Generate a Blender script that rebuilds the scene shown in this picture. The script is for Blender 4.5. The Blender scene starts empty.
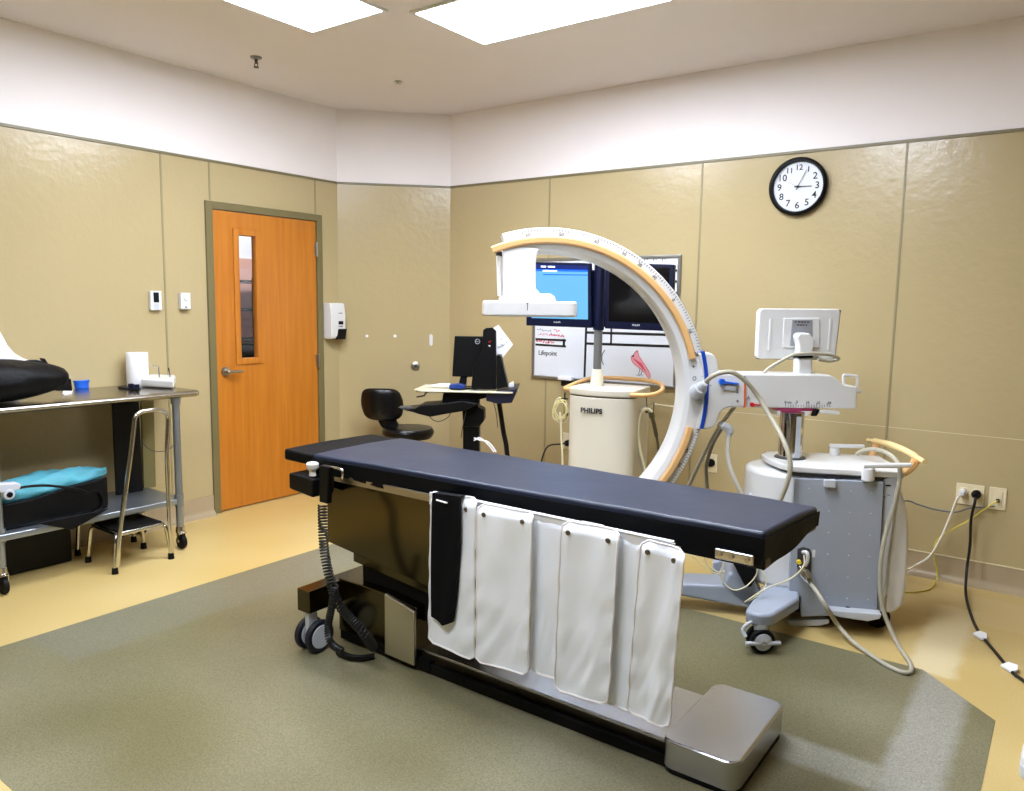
import bpy, bmesh, math, random
from mathutils import Vector, Matrix, noise
random.seed(7)
C = bpy.context.scene.collection
PI = math.pi
def lin(c):
    return tuple((x/12.92 if x <= .04045 else ((x+.055)/1.055)**2.4) for x in [v/255 for v in c])

# ------------------------------------------------------------------ camera
F = 770.708; YAW, PIT, ROL = -0.63217, -0.11819, 0.0153
CAM = Vector((4.2345, -4.8899, 1.5191))
fw = Vector((math.sin(YAW)*math.cos(PIT), math.cos(YAW)*math.cos(PIT), math.sin(PIT)))
_r = Vector((math.cos(YAW), -math.sin(YAW), 0)); _u = _r.cross(fw)
rt = _r*math.cos(ROL) + _u*math.sin(ROL); up = -_r*math.sin(ROL) + _u*math.cos(ROL)
cd = bpy.data.cameras.new('camera'); cam = bpy.data.objects.new('camera', cd); C.objects.link(cam)
cd.sensor_width = 36; cd.lens = F/1024*36; cd.clip_start = .05
mw = Matrix(((rt.x, up.x, -fw.x, CAM.x), (rt.y, up.y, -fw.y, CAM.y), (rt.z, up.z, -fw.z, CAM.z), (0, 0, 0, 1)))
cam.matrix_world = mw
bpy.context.scene.camera = cam
# surveying helpers: where a sight line meets a known plane of the room
def ray(q): return fw + rt*(q[0]-512)/F - up*(q[1]-395.5)/F
def B(q, ax, v):
    d = ray(q); i = 'xyz'.index(ax); return CAM + d*((v-CAM[i])/d[i])
def D(q, d): return CAM + ray(q)*d
def V(q, p0, n):
    d = ray(q); return CAM + d*(n.dot(p0-CAM)/n.dot(d))

# ------------------------------------------------------------------ materials
MATS = {}
def mat(name, col, rough=.5, metal=0, bump=0, bscale=60, spec=None, var=0, vscale=4, emit=None, estr=0, trans=0, coat=0, stretch=None, sheen=0, alpha=None):
    if name in MATS: return MATS[name]
    m = bpy.data.materials.new(name); m.use_nodes = True; nt = m.node_tree; N = nt.nodes; L = nt.links
    b = N['Principled BSDF']; c = lin(col)
    b.inputs['Base Color'].default_value = (*c, 1); b.inputs['Roughness'].default_value = rough; b.inputs['Metallic'].default_value = metal
    if spec is not None: b.inputs['Specular IOR Level'].default_value = spec
    if trans: b.inputs['Transmission Weight'].default_value = trans
    if coat: b.inputs['Coat Weight'].default_value = coat; b.inputs['Coat Roughness'].default_value = .08
    if sheen: b.inputs['Sheen Weight'].default_value = sheen
    tc = N.new('ShaderNodeTexCoord'); mp = N.new('ShaderNodeMapping'); L.new(tc.outputs['Object'], mp.inputs['Vector'])
    if stretch: mp.inputs['Scale'].default_value = stretch
    n1 = N.new('ShaderNodeTexNoise'); n1.inputs['Scale'].default_value = vscale; n1.inputs['Detail'].default_value = 4; L.new(mp.outputs[0], n1.inputs['Vector'])
    v = var if var else .04
    mx = N.new('ShaderNodeMix'); mx.data_type = 'RGBA'; mx.inputs[6].default_value = (*[x*(1-v) for x in c], 1); mx.inputs[7].default_value = (*[min(1, x*(1+v)) for x in c], 1)
    L.new(n1.outputs['Fac'], mx.inputs[0]); L.new(mx.outputs[2], b.inputs['Base Color'])
    if bump:
        n2 = N.new('ShaderNodeTexNoise'); n2.inputs['Scale'].default_value = bscale; n2.inputs['Detail'].default_value = 3; L.new(mp.outputs[0], n2.inputs['Vector'])
        bp = N.new('ShaderNodeBump'); bp.inputs['Strength'].default_value = bump; bp.inputs['Distance'].default_value = .01
        L.new(n2.outputs['Fac'], bp.inputs['Height']); L.new(bp.outputs[0], b.inputs['Normal'])
    if emit:
        b.inputs['Emission Color'].default_value = (*lin(emit), 1); b.inputs['Emission Strength'].default_value = estr
    MATS[name] = m; return m

M_panel = mat('wall_panel_beige', (182, 165, 123), .21, bump=.2, bscale=22, var=.04, vscale=2)
M_seam = mat('panel_seam', (146, 134, 96), .4)
M_paint = mat('white_wall_paint', (246, 240, 238), .55, bump=.05, bscale=200, var=.02)
M_ceil = mat('ceiling_paint', (236, 230, 230), .7, bump=.05, bscale=150, var=.02)
M_cove = mat('tan_vinyl_base', (172, 154, 124), .2, var=.06, vscale=9)
M_trim = mat('olive_trim', (122, 113, 80), .4)
M_frame = mat('olive_door_frame', (116, 106, 70), .35)
M_white = mat('white_plastic', (222, 222, 220), .3, var=.02)
M_cream = mat('cream_plastic', (226, 220, 200), .35, var=.02)
M_beige = mat('beige_plastic', (225, 212, 176), .4)
M_cartw = mat('cart_offwhite', (214, 208, 190), .35, var=.02)
M_tan = mat('tan_bumper', (232, 184, 122), .4, var=.03)
M_tan2 = mat('pale_yellow_handle', (240, 214, 152), .4, var=.03)
M_greyp = mat('light_grey_plastic', (196, 200, 206), .35, var=.02)
M_grey = mat('panel_grey_paint', (158, 165, 176), .38, var=.03)
M_leg = mat('leg_grey_paint', (160, 168, 182), .3, var=.02)
M_black = mat('black_plastic', (5, 5, 6), .42, spec=.25)
M_rub = mat('black_rubber', (7, 7, 7), .6, spec=.2)
M_vinyl = mat('black_vinyl', (5, 5, 6), .28, bump=.1, bscale=40, spec=.4)
M_navy = mat('navy_monitor_shell', (8, 13, 38), .35, spec=.3)
M_pad = mat('navy_pad_cover', (30, 39, 60), .40, bump=.2, bscale=7, var=.15, vscale=5, spec=.5)
M_padside = mat('black_pad_side', (4, 5, 8), .6, bump=.2, bscale=14, spec=.15)
M_steel = mat('brushed_steel', (178, 172, 162), .30, 1, bump=.06, bscale=6, stretch=(1, 1, 60), var=.08)
M_steelx = mat('brushed_steel_flat', (198, 199, 204), .26, 1, bump=.05, bscale=6, stretch=(2, 50, 50), var=.08)
M_mirror = mat('polished_steel', (88, 80, 58), .17, 1, bump=.03, bscale=5, var=.06)
M_chrome = mat('chrome', (205, 203, 198), .12, 1)
M_galv = mat('galvanised_steel', (158, 165, 172), .38, .85, var=.12, vscale=12)
M_tabletop = mat('table_stainless', (168, 162, 152), .22, 1, bump=.05, bscale=8, stretch=(30, 1, 30), var=.06)
M_dgrey = mat('dark_grey_plastic', (60, 61, 64), .4)
M_post = mat('grey_post', (120, 120, 118), .35, .4)
M_blue = mat('blue_plastic', (30, 100, 215), .3)
M_blueband = mat('blue_band', (14, 70, 180), .35)
M_red = mat('red_mark', (200, 22, 30), .4)
M_orange = mat('orange_band', (226, 96, 50), .4)
M_pink = mat('magenta_band', (196, 72, 120), .4)
M_yellow = mat('yellow_plastic', (236, 204, 40), .4)
M_cable = mat('grey_cable', (176, 170, 150), .4)
M_cablec = mat('cream_cable', (222, 214, 176), .45)
M_cabley = mat('yellow_cable', (214, 200, 70), .45)
M_cableg = mat('slate_cable', (92, 96, 100), .45)
M_cablek = mat('black_cable', (12, 12, 12), .45)
M_ink = mat('black_ink', (25, 25, 28), .6)
M_inkg = mat('grey_ink', (95, 98, 102), .6)
M_inkr = mat('red_ink', (205, 45, 75), .6)
M_tape = mat('black_tape', (10, 10, 10), .5)
M_board = mat('whiteboard', (226, 230, 236), .2)
M_alu = mat('aluminium', (165, 165, 160), .3, .9)
M_lead = mat('white_lead_vinyl', (240, 245, 252), .33, bump=.05, bscale=90, var=.02)
M_pipe = mat('white_piping', (236, 232, 230), .5)
M_snap = mat('brass_snap', (110, 100, 82), .35, .8)
M_teal = mat('teal_fabric', (84, 164, 180), .6, bump=.6, bscale=14, var=.12, vscale=8)
M_bag = mat('black_bag', (5, 5, 6), .55, bump=.5, bscale=25, spec=.2)
M_paper = mat('white_paper', (240, 240, 242), .7)
M_wood2 = mat('tan_panel', (120, 112, 70), .5)
M_pink2 = mat('corridor_peach', (225, 170, 150), .6)
M_lampoff = mat('sensor_metal', (150, 150, 150), .3, .6)

def wood():
    m = bpy.data.materials.new('door_wood'); m.use_nodes = True; nt = m.node_tree; N = nt.nodes; L = nt.links; b = N['Principled BSDF']
    tc = N.new('ShaderNodeTexCoord'); mp = N.new('ShaderNodeMapping'); mp.inputs['Scale'].default_value = (1, 9, .55); L.new(tc.outputs['Object'], mp.inputs['Vector'])
    n = N.new('ShaderNodeTexNoise'); n.inputs['Scale'].default_value = 3; n.inputs['Detail'].default_value = 8; n.inputs['Distortion'].default_value = .1; L.new(mp.outputs[0], n.inputs['Vector'])
    mp2 = N.new('ShaderNodeMapping'); mp2.inputs['Scale'].default_value = (1, 120, 2.5); L.new(tc.outputs['Object'], mp2.inputs['Vector'])
    n2 = N.new('ShaderNodeTexNoise'); n2.inputs['Scale'].default_value = 2; n2.inputs['Detail'].default_value = 3; L.new(mp2.outputs[0], n2.inputs['Vector'])
    ad = N.new('ShaderNodeMath'); ad.operation = 'MULTIPLY_ADD'; ad.inputs[1].default_value = .3; L.new(n2.outputs['Fac'], ad.inputs[0]); L.new(n.outputs['Fac'], ad.inputs[2])
    cr = N.new('ShaderNodeValToRGB'); e = cr.color_ramp.elements; e[0].position = .35; e[0].color = (*lin((178, 103, 24)), 1); e[1].position = .95; e[1].color = (*lin((201, 128, 42)), 1)
    L.new(ad.outputs[0], cr.inputs[0]); L.new(cr.outputs[0], b.inputs['Base Color']); b.inputs['Roughness'].default_value = .32
    return m
M_wood = wood()

def math_(N, L, op, a, b2=None):
    n = N.new('ShaderNodeMath'); n.operation = op
    for i, v in enumerate((a, b2)):
        if v is None: continue
        if isinstance(v, (int, float)): n.inputs[i].default_value = v
        else: L.new(v, n.inputs[i])
    return n.outputs[0]
def floor_mat(name, base, alt, patches, rough, speck):
    m = bpy.data.materials.new(name); m.use_nodes = True; nt = m.node_tree; N = nt.nodes; L = nt.links; b = N['Principled BSDF']
    gp = N.new('ShaderNodeNewGeometry'); P = gp.outputs['Position']
    n1 = N.new('ShaderNodeTexNoise'); n1.inputs['Scale'].default_value = 1.3; n1.inputs['Detail'].default_value = 1.5; n1.inputs['Roughness'].default_value = .45; L.new(P, n1.inputs['Vector'])
    cr = N.new('ShaderNodeValToRGB'); e = cr.color_ramp.elements; e[0].position = .3; e[0].color = (*lin(base), 1); e[1].position = .78; e[1].color = (*lin(alt), 1); L.new(n1.outputs['Fac'], cr.inputs[0])
    col = cr.outputs[0]
    n2 = N.new('ShaderNodeTexNoise'); n2.inputs['Scale'].default_value = 160; n2.inputs['Detail'].default_value = 2; L.new(P, n2.inputs['Vector'])
    sx = N.new('ShaderNodeSeparateXYZ'); nw = N.new('ShaderNodeTexNoise'); nw.inputs['Scale'].default_value = 9; nw.inputs['Detail'].default_value = 3; L.new(P, nw.inputs['Vector'])
    vm = N.new('ShaderNodeVectorMath'); vm.operation = 'MULTIPLY_ADD'; L.new(nw.outputs['Color'], vm.inputs[0]); vm.inputs[1].default_value = (.05, .05, 0); L.new(P, vm.inputs[2]); L.new(vm.outputs[0], sx.inputs[0])
    for (x0, y0, x1, y1, c, w) in patches:      # worn / repaired rectangles with ragged edges
        X = math_(N, L, 'SUBTRACT', sx.outputs[0], .025); Y = math_(N, L, 'SUBTRACT', sx.outputs[1], .025)
        def band(v, lo, hi):
            a = N.new('ShaderNodeMapRange'); a.inputs[1].default_value = lo-.02; a.inputs[2].default_value = lo+.02; L.new(v, a.inputs[0])
            d = N.new('ShaderNodeMapRange'); d.inputs[1].default_value = hi+.02; d.inputs[2].default_value = hi-.02; L.new(v, d.inputs[0])
            return math_(N, L, 'MULTIPLY', a.outputs[0], d.outputs[0])
        f = math_(N, L, 'MULTIPLY', band(X, x0, x1), band(Y, y0, y1)); f = math_(N, L, 'MULTIPLY', f, w)
        mx = N.new('ShaderNodeMix'); mx.data_type = 'RGBA'; L.new(f, mx.inputs[0]); L.new(col, mx.inputs[6]); mx.inputs[7].default_value = (*lin(c), 1); col = mx.outputs[2]
    sp = N.new('ShaderNodeMapRange'); sp.inputs[1].default_value = .3; sp.inputs[2].default_value = .7; sp.inputs[3].default_value = 1-speck; sp.inputs[4].default_value = 1+speck; L.new(n2.outputs['Fac'], sp.inputs[0])
    vs = N.new('ShaderNodeVectorMath'); vs.operation = 'SCALE'; L.new(col, vs.inputs[0]); L.new(sp.outputs[0], vs.inputs['Scale'])
    L.new(vs.outputs[0], b.inputs['Base Color'])
    rn = N.new('ShaderNodeMapRange'); rn.inputs[3].default_value = rough-.02; rn.inputs[4].default_value = rough+.06; L.new(n1.outputs['Fac'], rn.inputs[0]); L.new(rn.outputs[0], b.inputs['Roughness'])
    bp = N.new('ShaderNodeBump'); bp.inputs['Strength'].default_value = .06; bp.inputs['Distance'].default_value = .005; L.new(n2.outputs['Fac'], bp.inputs['Height']); L.new(bp.outputs[0], b.inputs['Normal'])
    return m
M_floor = floor_mat('beige_linoleum', (197, 169, 103), (210, 186, 128), [(3.75, -1.35, 3.93, -.45, (228, 214, 176), .7), (3.0, -.62, 5.2, -.2, (214, 192, 146), .4)], .31, .06)
M_mat = floor_mat('olive_linoleum', (105, 99, 66), (135, 130, 104), [(3.82, -2.35, 4.0, -1.2, (168, 167, 160), .62), (2.3, -2.36, 3.82, -2.2, (170, 170, 160), .55), (.56, -3.5, .95, -1.5, (122, 120, 104), .5)], .36, .26)

# ------------------------------------------------------------------ mesh helpers
def bmnew(): return bmesh.new()
def box(bm, c, s, R=None, taper=None):
    vs = []
    for dz in (-.5, .5):
        for dx, dy in ((-.5, -.5), (.5, -.5), (.5, .5), (-.5, .5)):
            k = taper if (taper and dz > 0) else 1
            v = Vector((dx*s[0]*k, dy*s[1]*k, dz*s[2]))
            if R: v = R @ v
            vs.append(bm.verts.new(Vector(c)+v))
    for f in ((3, 2, 1, 0), (4, 5, 6, 7), (0, 1, 5, 4), (1, 2, 6, 5), (2, 3, 7, 6), (3, 0, 4, 7)): bm.faces.new([vs[i] for i in f])
    return vs
def bxx(bm, x0, x1, y0, y1, z0, z1): return box(bm, ((x0+x1)/2, (y0+y1)/2, (z0+z1)/2), (x1-x0, y1-y0, z1-z0))
def prism(bm, pts, off):
    """closed solid: 3-D polygon pts extruded by vector off"""
    a = [bm.verts.new(Vector(p)) for p in pts]; b = [bm.verts.new(Vector(p)+Vector(off)) for p in pts]
    bm.faces.new(a[::-1]); bm.faces.new(b); n = len(a)
    for i in range(n): bm.faces.new((a[i], a[(i+1) % n], b[(i+1) % n], b[i]))
def cyl(bm, a, b, r, r2=None, n=24):
    a = Vector(a); b = Vector(b); d = (b-a).normalized(); t = d.orthogonal().normalized(); w = d.cross(t); r2 = r if r2 is None else r2
    A = [bm.verts.new(a+(t*math.cos(2*PI*i/n)+w*math.sin(2*PI*i/n))*r) for i in range(n)]
    Bv = [bm.verts.new(b+(t*math.cos(2*PI*i/n)+w*math.sin(2*PI*i/n))*r2) for i in range(n)]
    bm.faces.new(A[::-1]); bm.faces.new(Bv)
    for i in range(n): bm.faces.new((A[i], A[(i+1) % n], Bv[(i+1) % n], Bv[i]))
def catmull(P, k=8, closed=False):
    P = [Vector(p) for p in P]; n = len(P); out = []
    rng = range(n) if closed else range(n-1)
    for i in rng:
        p0 = P[(i-1) % n] if closed or i > 0 else P[0]*2-P[1]; p1 = P[i]; p2 = P[(i+1) % n]
        p3 = P[(i+2) % n] if closed or i+2 < n else P[-1]*2-P[-2]
        for j in range(k):
            t = j/k
            out.append(.5*((2*p1)+(p2-p0)*t+(2*p0-5*p1+4*p2-p3)*t*t+(3*p1-p0-3*p2+p3)*t**3))
    if not closed: out.append(P[-1])
    return out
def tube(bm, P, r, n=10, closed=False, smooth=8, rads=None):
    if smooth: P = catmull(P, smooth, closed)
    P = [Vector(p) for p in P]; m = len(P); rings = []
    t0 = (P[1]-P[0]).normalized(); nrm = t0.orthogonal().normalized()
    for i in range(m):
        if closed: t = (P[(i+1) % m]-P[i-1])
        else: t = P[min(i+1, m-1)]-P[max(i-1, 0)]
        t = t.normalized() if t.length > 1e-9 else t0
        nrm = (nrm-t*nrm.dot(t)); nrm = nrm.normalized() if nrm.length > 1e-6 else t.orthogonal().normalized()
        b = t.cross(nrm); rr = r if rads is None else rads[int(round(i/(m-1)*(len(rads)-1)))]
        rings.append([bm.verts.new(P[i]+(nrm*math.cos(2*PI*j/n)+b*math.sin(2*PI*j/n))*rr) for j in range(n)])
    for i in range(m if closed else m-1):
        a = rings[i]; b = rings[(i+1) % m]
        for j in range(n): bm.faces.new((a[j], a[(j+1) % n], b[(j+1) % n], b[j]))
    if not closed: bm.faces.new(rings[0][::-1]); bm.faces.new(rings[-1])
def lathe(bm, prof, c, n=32, M=None):
    """prof: (radius, height) pairs, around local z at c"""
    rings = []
    for (r, h) in prof:
        ring = []
        for i in range(n):
            v = Vector((max(r, 1e-4)*math.cos(2*PI*i/n), max(r, 1e-4)*math.sin(2*PI*i/n), h))
            if M: v = M @ v
            ring.append(bm.verts.new(Vector(c)+v))
        rings.append(ring)
    for a, b in zip(rings, rings[1:]):
        for i in range(n): bm.faces.new((a[i], a[(i+1) % n], b[(i+1) % n], b[i]))
    bm.faces.new(rings[0][::-1]); bm.faces.new(rings[-1])
def sheet(bm, fn, nu, nv, th):
    """two-sided cloth sheet: fn(s,t) -> (point, normal)"""
    A = []; Bq = []
    for i in range(nu+1):
        ra = []; rb = []
        for j in range(nv+1):
            p, nn = fn(i/nu, j/nv); ra.append(bm.verts.new(p)); rb.append(bm.verts.new(Vector(p)+Vector(nn)*th))
        A.append(ra); Bq.append(rb)
    for i in range(nu):
        for j in range(nv):
            bm.faces.new((A[i][j], A[i+1][j], A[i+1][j+1], A[i][j+1])); bm.faces.new((Bq[i][j], Bq[i][j+1], Bq[i+1][j+1], Bq[i+1][j]))
    for i in range(nu):
        bm.faces.new((A[i][0], Bq[i][0], Bq[i+1][0], A[i+1][0])); bm.faces.new((A[i][nv], A[i+1][nv], Bq[i+1][nv], Bq[i][nv]))
    for j in range(nv):
        bm.faces.new((A[0][j], A[0][j+1], Bq[0][j+1], Bq[0][j])); bm.faces.new((A[nu][j], Bq[nu][j], Bq[nu][j+1], A[nu][j+1]))
ROOTM = {}
def rootmat(p):
    while p.parent: p = p.parent
    return ROOTM.get(p.name, Matrix.Identity(4))
def obj(name, bm, m, parent=None, bevel=0, seg=2, smooth=True, sub=0, label=None, angle=40):
    bmesh.ops.recalc_face_normals(bm, faces=bm.faces[:])
    me = bpy.data.meshes.new(name)
    if parent is not None: bm.transform(rootmat(parent).inverted()); off = None
    else:
        xs = [v.co for v in bm.verts]
        off = Vector(((min(v.x for v in xs)+max(v.x for v in xs))/2, (min(v.y for v in xs)+max(v.y for v in xs))/2, min(v.z for v in xs)))
        bm.transform(Matrix.Translation(-off))
    bm.to_mesh(me); bm.free(); me.materials.append(m)
    o = bpy.data.objects.new(name, me); C.objects.link(o)
    if parent is not None: o.parent = parent
    else: o.location = off; ROOTM[o.name] = Matrix.Translation(off)
    if smooth:
        for p in me.polygons: p.use_smooth = True
        try: me.set_sharp_from_angle(angle=math.radians(angle))
        except Exception: pass
    if bevel:
        b = o.modifiers.new('bevel', 'BEVEL'); b.width = bevel; b.segments = seg; b.limit_method = 'ANGLE'; b.angle_limit = math.radians(35)
        b.harden_normals = False
        me2 = o.modifiers.new('wn', 'WEIGHTED_NORMAL'); me2.keep_sharp = False
        for p in me.polygons: p.use_smooth = True
    if sub:
        s = o.modifiers.new('sub', 'SUBSURF'); s.levels = sub; s.render_levels = sub
    if label: o['label'] = label
    return o
def tag(o, label, cat, group=None):
    o['label'] = label; o['category'] = cat
    if group: o['group'] = group
    return o
def thing(name, loc, label, cat, group=None, rz=0):
    o = bpy.data.objects.new(name, None); C.objects.link(o); o.location = loc; o.rotation_euler = (0, 0, rz); o.empty_display_size = .1
    ROOTM[o.name] = Matrix.Translation(Vector(loc)) @ Matrix.Rotation(rz, 4, 'Z')
    return tag(o, label, cat, group)
def struct(name, bm, m, parent=None, **k):
    o = obj(name, bm, m, parent, **k)
    if parent is None: o['kind'] = 'structure'
    return o
def text_bm(s, size, origin, ux, uy, depth=.0008, bold=0, align='CENTER', spacing=1):
    cu = bpy.data.curves.new('t', 'FONT'); cu.body = s; cu.size = size; cu.align_x = align; cu.align_y = 'CENTER'; cu.extrude = depth; cu.offset = bold; cu.resolution_u = 3; cu.space_character = spacing
    o = bpy.data.objects.new('t', cu); C.objects.link(o)
    dg = bpy.context.evaluated_depsgraph_get(); me = bpy.data.meshes.new_from_object(o.evaluated_get(dg))
    bm = bmesh.new(); bm.from_mesh(me); bpy.data.objects.remove(o); bpy.data.curves.remove(cu); bpy.data.meshes.remove(me)
    ux = Vector(ux).normalized(); uy = Vector(uy).normalized(); uz = ux.cross(uy)
    bm.transform(Matrix(((ux.x, uy.x, uz.x, origin[0]), (ux.y, uy.y, uz.y, origin[1]), (ux.z, uy.z, uz.z, origin[2]), (0, 0, 0, 1))))
    return bm
def marks_bm(o_, ux, uy, w, h, n, seed=1):
    # one line of illegible small print
    bm = bmesh.new(); rnd = random.Random(seed); ux = Vector(ux).normalized(); uy = Vector(uy).normalized(); uz = ux.cross(uy); x = -w/2
    for i in range(n):
        l = w/n*rnd.uniform(.5, .85); a = Vector(o_)+ux*x; prism(bm, [a-uy*h/2, a+ux*l-uy*h/2, a+ux*l+uy*h/2, a+uy*h/2], uz*.0008); x += w/n
    return bm
def merge(bm, other):
    me = bpy.data.meshes.new('m'); other.to_mesh(me); other.free(); bm.from_mesh(me); bpy.data.meshes.remove(me)
def copy_tree(o, parent=None):
    c = o.copy(); C.objects.link(c); c.parent = parent
    for ch in list(o.children): copy_tree(ch, c)
    return c
def rrect(w, h, r, n=5):
    P = []
    for (cx, cy, a0) in ((w/2-r, h/2-r, 0), (-w/2+r, h/2-r, 90), (-w/2+r, -h/2+r, 180), (w/2-r, -h/2+r, 270)):
        for i in range(n+1):
            a = math.radians(a0+90*i/n); P.append((cx+r*math.cos(a), cy+r*math.sin(a)))
    return P
X_, Y_, Z_ = Vector((1, 0, 0)), Vector((0, 1, 0)), Vector((0, 0, 1))

# ------------------------------------------------------------------ room
H = 3.025; PZ = 2.461; LX = -.642; XR = 6.4; YF = -6.6; BH = .137
def wall(name, x0, x1, y0, y1, z0=0, z1=H, m=M_paint):
    bm = bmnew(); bxx(bm, x0, x1, y0, y1, z0, z1); return struct(name, bm, m, smooth=False)
bm = bmnew(); bxx(bm, -4.2, XR+.1, YF-.1, .3, -.1, 0); struct('floor', bm, M_floor, smooth=False)
# inlaid darker linoleum field, let in flush
k = .30
oct_ = [(.555+k, -4.0), (4.10-k, -4.0), (4.10, -4.0+k), (4.10, -1.33-k), (4.10-k+.0, -1.33), (.555+k, -1.33), (.555, -1.33-k), (.555, -4.0+k)]
oct_ = [(.555, -4.0), (4.10, -4.0), (4.10, -1.62), (3.815, -1.33), (.86, -1.33), (.555, -1.63)]
bm = bmnew(); prism(bm, [(x, y, .0005) for x, y in oct_], (0, 0, .0012)); o = struct('floor_inlay', bm, M_mat, smooth=False)
bm = bmnew(); bxx(bm, -4.2, XR+.1, YF-.1, .3, H, H+.1); struct('ceiling', bm, M_ceil, smooth=False)
# left wall with door opening
DY0, DY1, DH = -1.763, -.8675, 2.134
bm = bmnew()
for a in ((LX-.12, LX, YF, DY0-.03, 0, H), (LX-.12, LX, DY1+.03, -.642, 0, H), (LX-.12, LX, DY0-.03, DY1+.03, DH+.03, H)): bxx(bm, *a)
wl = struct('wall_left', bm, M_paint, smooth=False)
bm = bmnew(); t = .004
for a in ((YF, DY0-.03, 0, PZ), (DY1+.03, -.642, 0, PZ), (DY0-.03, DY1+.03, DH+.03, PZ)): bxx(bm, LX, LX+t, *a)
struct('wall_panelling', bm, M_panel, wl, smooth=False)
bm = bmnew()
for y in (-4.55, -3.34, -2.119): bxx(bm, LX+t, LX+t+.003, y-.006, y+.006, BH, PZ)
for y in (-1.773, -.866): bxx(bm, LX+t, LX+t+.003, y-.006, y+.006, DH+.06, PZ)
struct('panel_seams', bm, M_seam, wl, smooth=False)
bm = bmnew(); bxx(bm, LX, LX+.012, YF, -.642, PZ-.012, PZ+.004); struct('panel_cap', bm, M_trim, wl, smooth=False)
# back wall
bm = bmnew(); bxx(bm, 0, XR+.1, 0, .12, 0, H); wb_ = struct('wall_back', bm, M_paint, smooth=False)
bm = bmnew(); bxx(bm, 0, XR, -t, 0, 0, PZ); struct('wall_panelling', bm, M_panel, wb_, smooth=False)
bm = bmnew()
for x in (.975, 2.167, 3.372, 4.585, 5.8): bxx(bm, x-.006, x+.006, -t-.003, -t, BH, PZ)
struct('panel_seams', bm, M_seam, wb_, smooth=False)
bm = bmnew(); bxx(bm, 2.17, XR, -t-.0015, -t, .8385, .8415); bxx(bm, 0, XR, -t-.011, -t, BH-.002, BH+.003); struct('scuff_line', bm, mat('pale_scuff', (214, 204, 166), .4), wb_, smooth=False)
bm = bmnew(); bxx(bm, 0, XR, -.012, 0, PZ-.012, PZ+.004); struct('panel_cap', bm, M_trim, wb_, smooth=False)
# chamfer wall
def pr2(bm, pts, z0, z1): prism(bm, [(x, y, z0) for x, y in pts], (0, 0, z1-z0))
def cham(bm, d0, d1, z0, z1):
    # band between offsets d0..d1 into the room from the diagonal wall line
    n = Vector((1, -1, 0)).normalized()
    a = Vector((LX, LX, 0)); b = Vector((0, 0, 0)); pr2(bm, [tuple((a+n*d0)[:2]), tuple((b+n*d0)[:2]), tuple((b+n*d1)[:2]), tuple((a+n*d1)[:2])], z0, z1)
bm = bmnew(); pr2(bm, [(LX, LX), (0, 0), (0, .12), (LX-.12, LX)], 0, H); wc = struct('wall_corner', bm, M_paint, smooth=False)
bm = bmnew(); cham(bm, 0, t, 0, PZ); struct('wall_panelling', bm, M_panel, wc, smooth=False)
bm = bmnew(); cham(bm, 0, .012, PZ-.012, PZ+.004); struct('panel_cap', bm, M_trim, wc, smooth=False)
wall('wall_right', XR, XR+.1, YF, .12); wall('wall_front', LX-.12, XR+.1, YF-.1, YF)
for n_, a in (('wall_right', (XR-t, XR, YF, 0)), ('wall_front', (LX, XR, YF, YF+t))):
    bm = bmnew(); bxx(bm, *a, 0, PZ); struct('wall_panelling', bm, mat('bounce_cutting_panels', (96, 84, 62), .5), bpy.data.objects[n_], smooth=False)  # unseen walls panelled dark to cut the bounce light
# coved base
def cove(name, a, b, n):
    a = Vector((*a, 0)); b = Vector((*b, 0)); n = Vector((*n, 0)).normalized(); bm = bmnew()
    prof = [(0, BH), (.008, BH), (.009, BH-.02), (.009, .045), (.011, .034), (.016, .024), (.023, .015), (.032, .008), (.042, .004), (.052, .002), (.053, 0), (0, 0)]
    prism(bm, [a+n*p+Z_*z for p, z in prof], b-a); return struct(name, bm, M_cove, angle=60)
cove('baseboard_left', (LX+t, YF), (LX+t, DY0-.054), (1, 0)); cove('baseboard_door', (LX+t, DY1+.054), (LX+t, -.65), (1, 0))
cove('baseboard_corner', (LX+.003, LX-.003), (.003, -.003), (1, -1)); cove('baseboard_back', (0, -t), (XR, -t), (0, -1))
# door frame
bm = bmnew(); fo = .054; fx = LX+.022
bxx(bm, LX-.13, fx, DY0-fo, DY0-.002, 0, DH+fo); bxx(bm, LX-.13, fx, DY1+.002, DY1+fo, 0, DH+fo); bxx(bm, LX-.13, fx, DY0-.002, DY1+.002, DH+.003, DH+fo)
struct('trim_1', bm, M_frame, bevel=.003)
# door leaf
dx0, dx1 = LX-.035, LX+.008
WY0, WY1, WZ0, WZ1 = -1.563, -1.425, 1.10, 1.975
dr = bpy.data.objects.new('door_1', None); C.objects.link(dr); dr.location = (LX, (DY0+DY1)/2, 0); ROOTM['door_1'] = Matrix.Translation(dr.location); dr['kind'] = 'structure'
bm = bmnew(); z0d = .010
bxx(bm, dx0, dx1, DY0+.003, WY0, z0d, DH-.002); bxx(bm, dx0, dx1, WY1, DY1-.003, z0d, DH-.002); bxx(bm, dx0, dx1, WY0, WY1, z0d, WZ0); bxx(bm, dx0, dx1, WY0, WY1, WZ1, DH-.002)
bmesh.ops.remove_doubles(bm, verts=bm.verts[:], dist=1e-5); struct('door_leaf', bm, M_wood, dr, smooth=False)
bm = bmnew(); w = .045
for a in ((WY0-w, WY0, WZ0-w, WZ1+w), (WY1, WY1+w, WZ0-w, WZ1+w), (WY0, WY1, WZ0-w, WZ0), (WY0, WY1, WZ1, WZ1+w)): bxx(bm, dx1, dx1+.012, *a)
struct('window_bead', bm, M_wood, dr, bevel=.004)
bm = bmnew(); bxx(bm, LX-.02, LX-.014, WY0, WY1, WZ0, WZ1)
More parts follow.
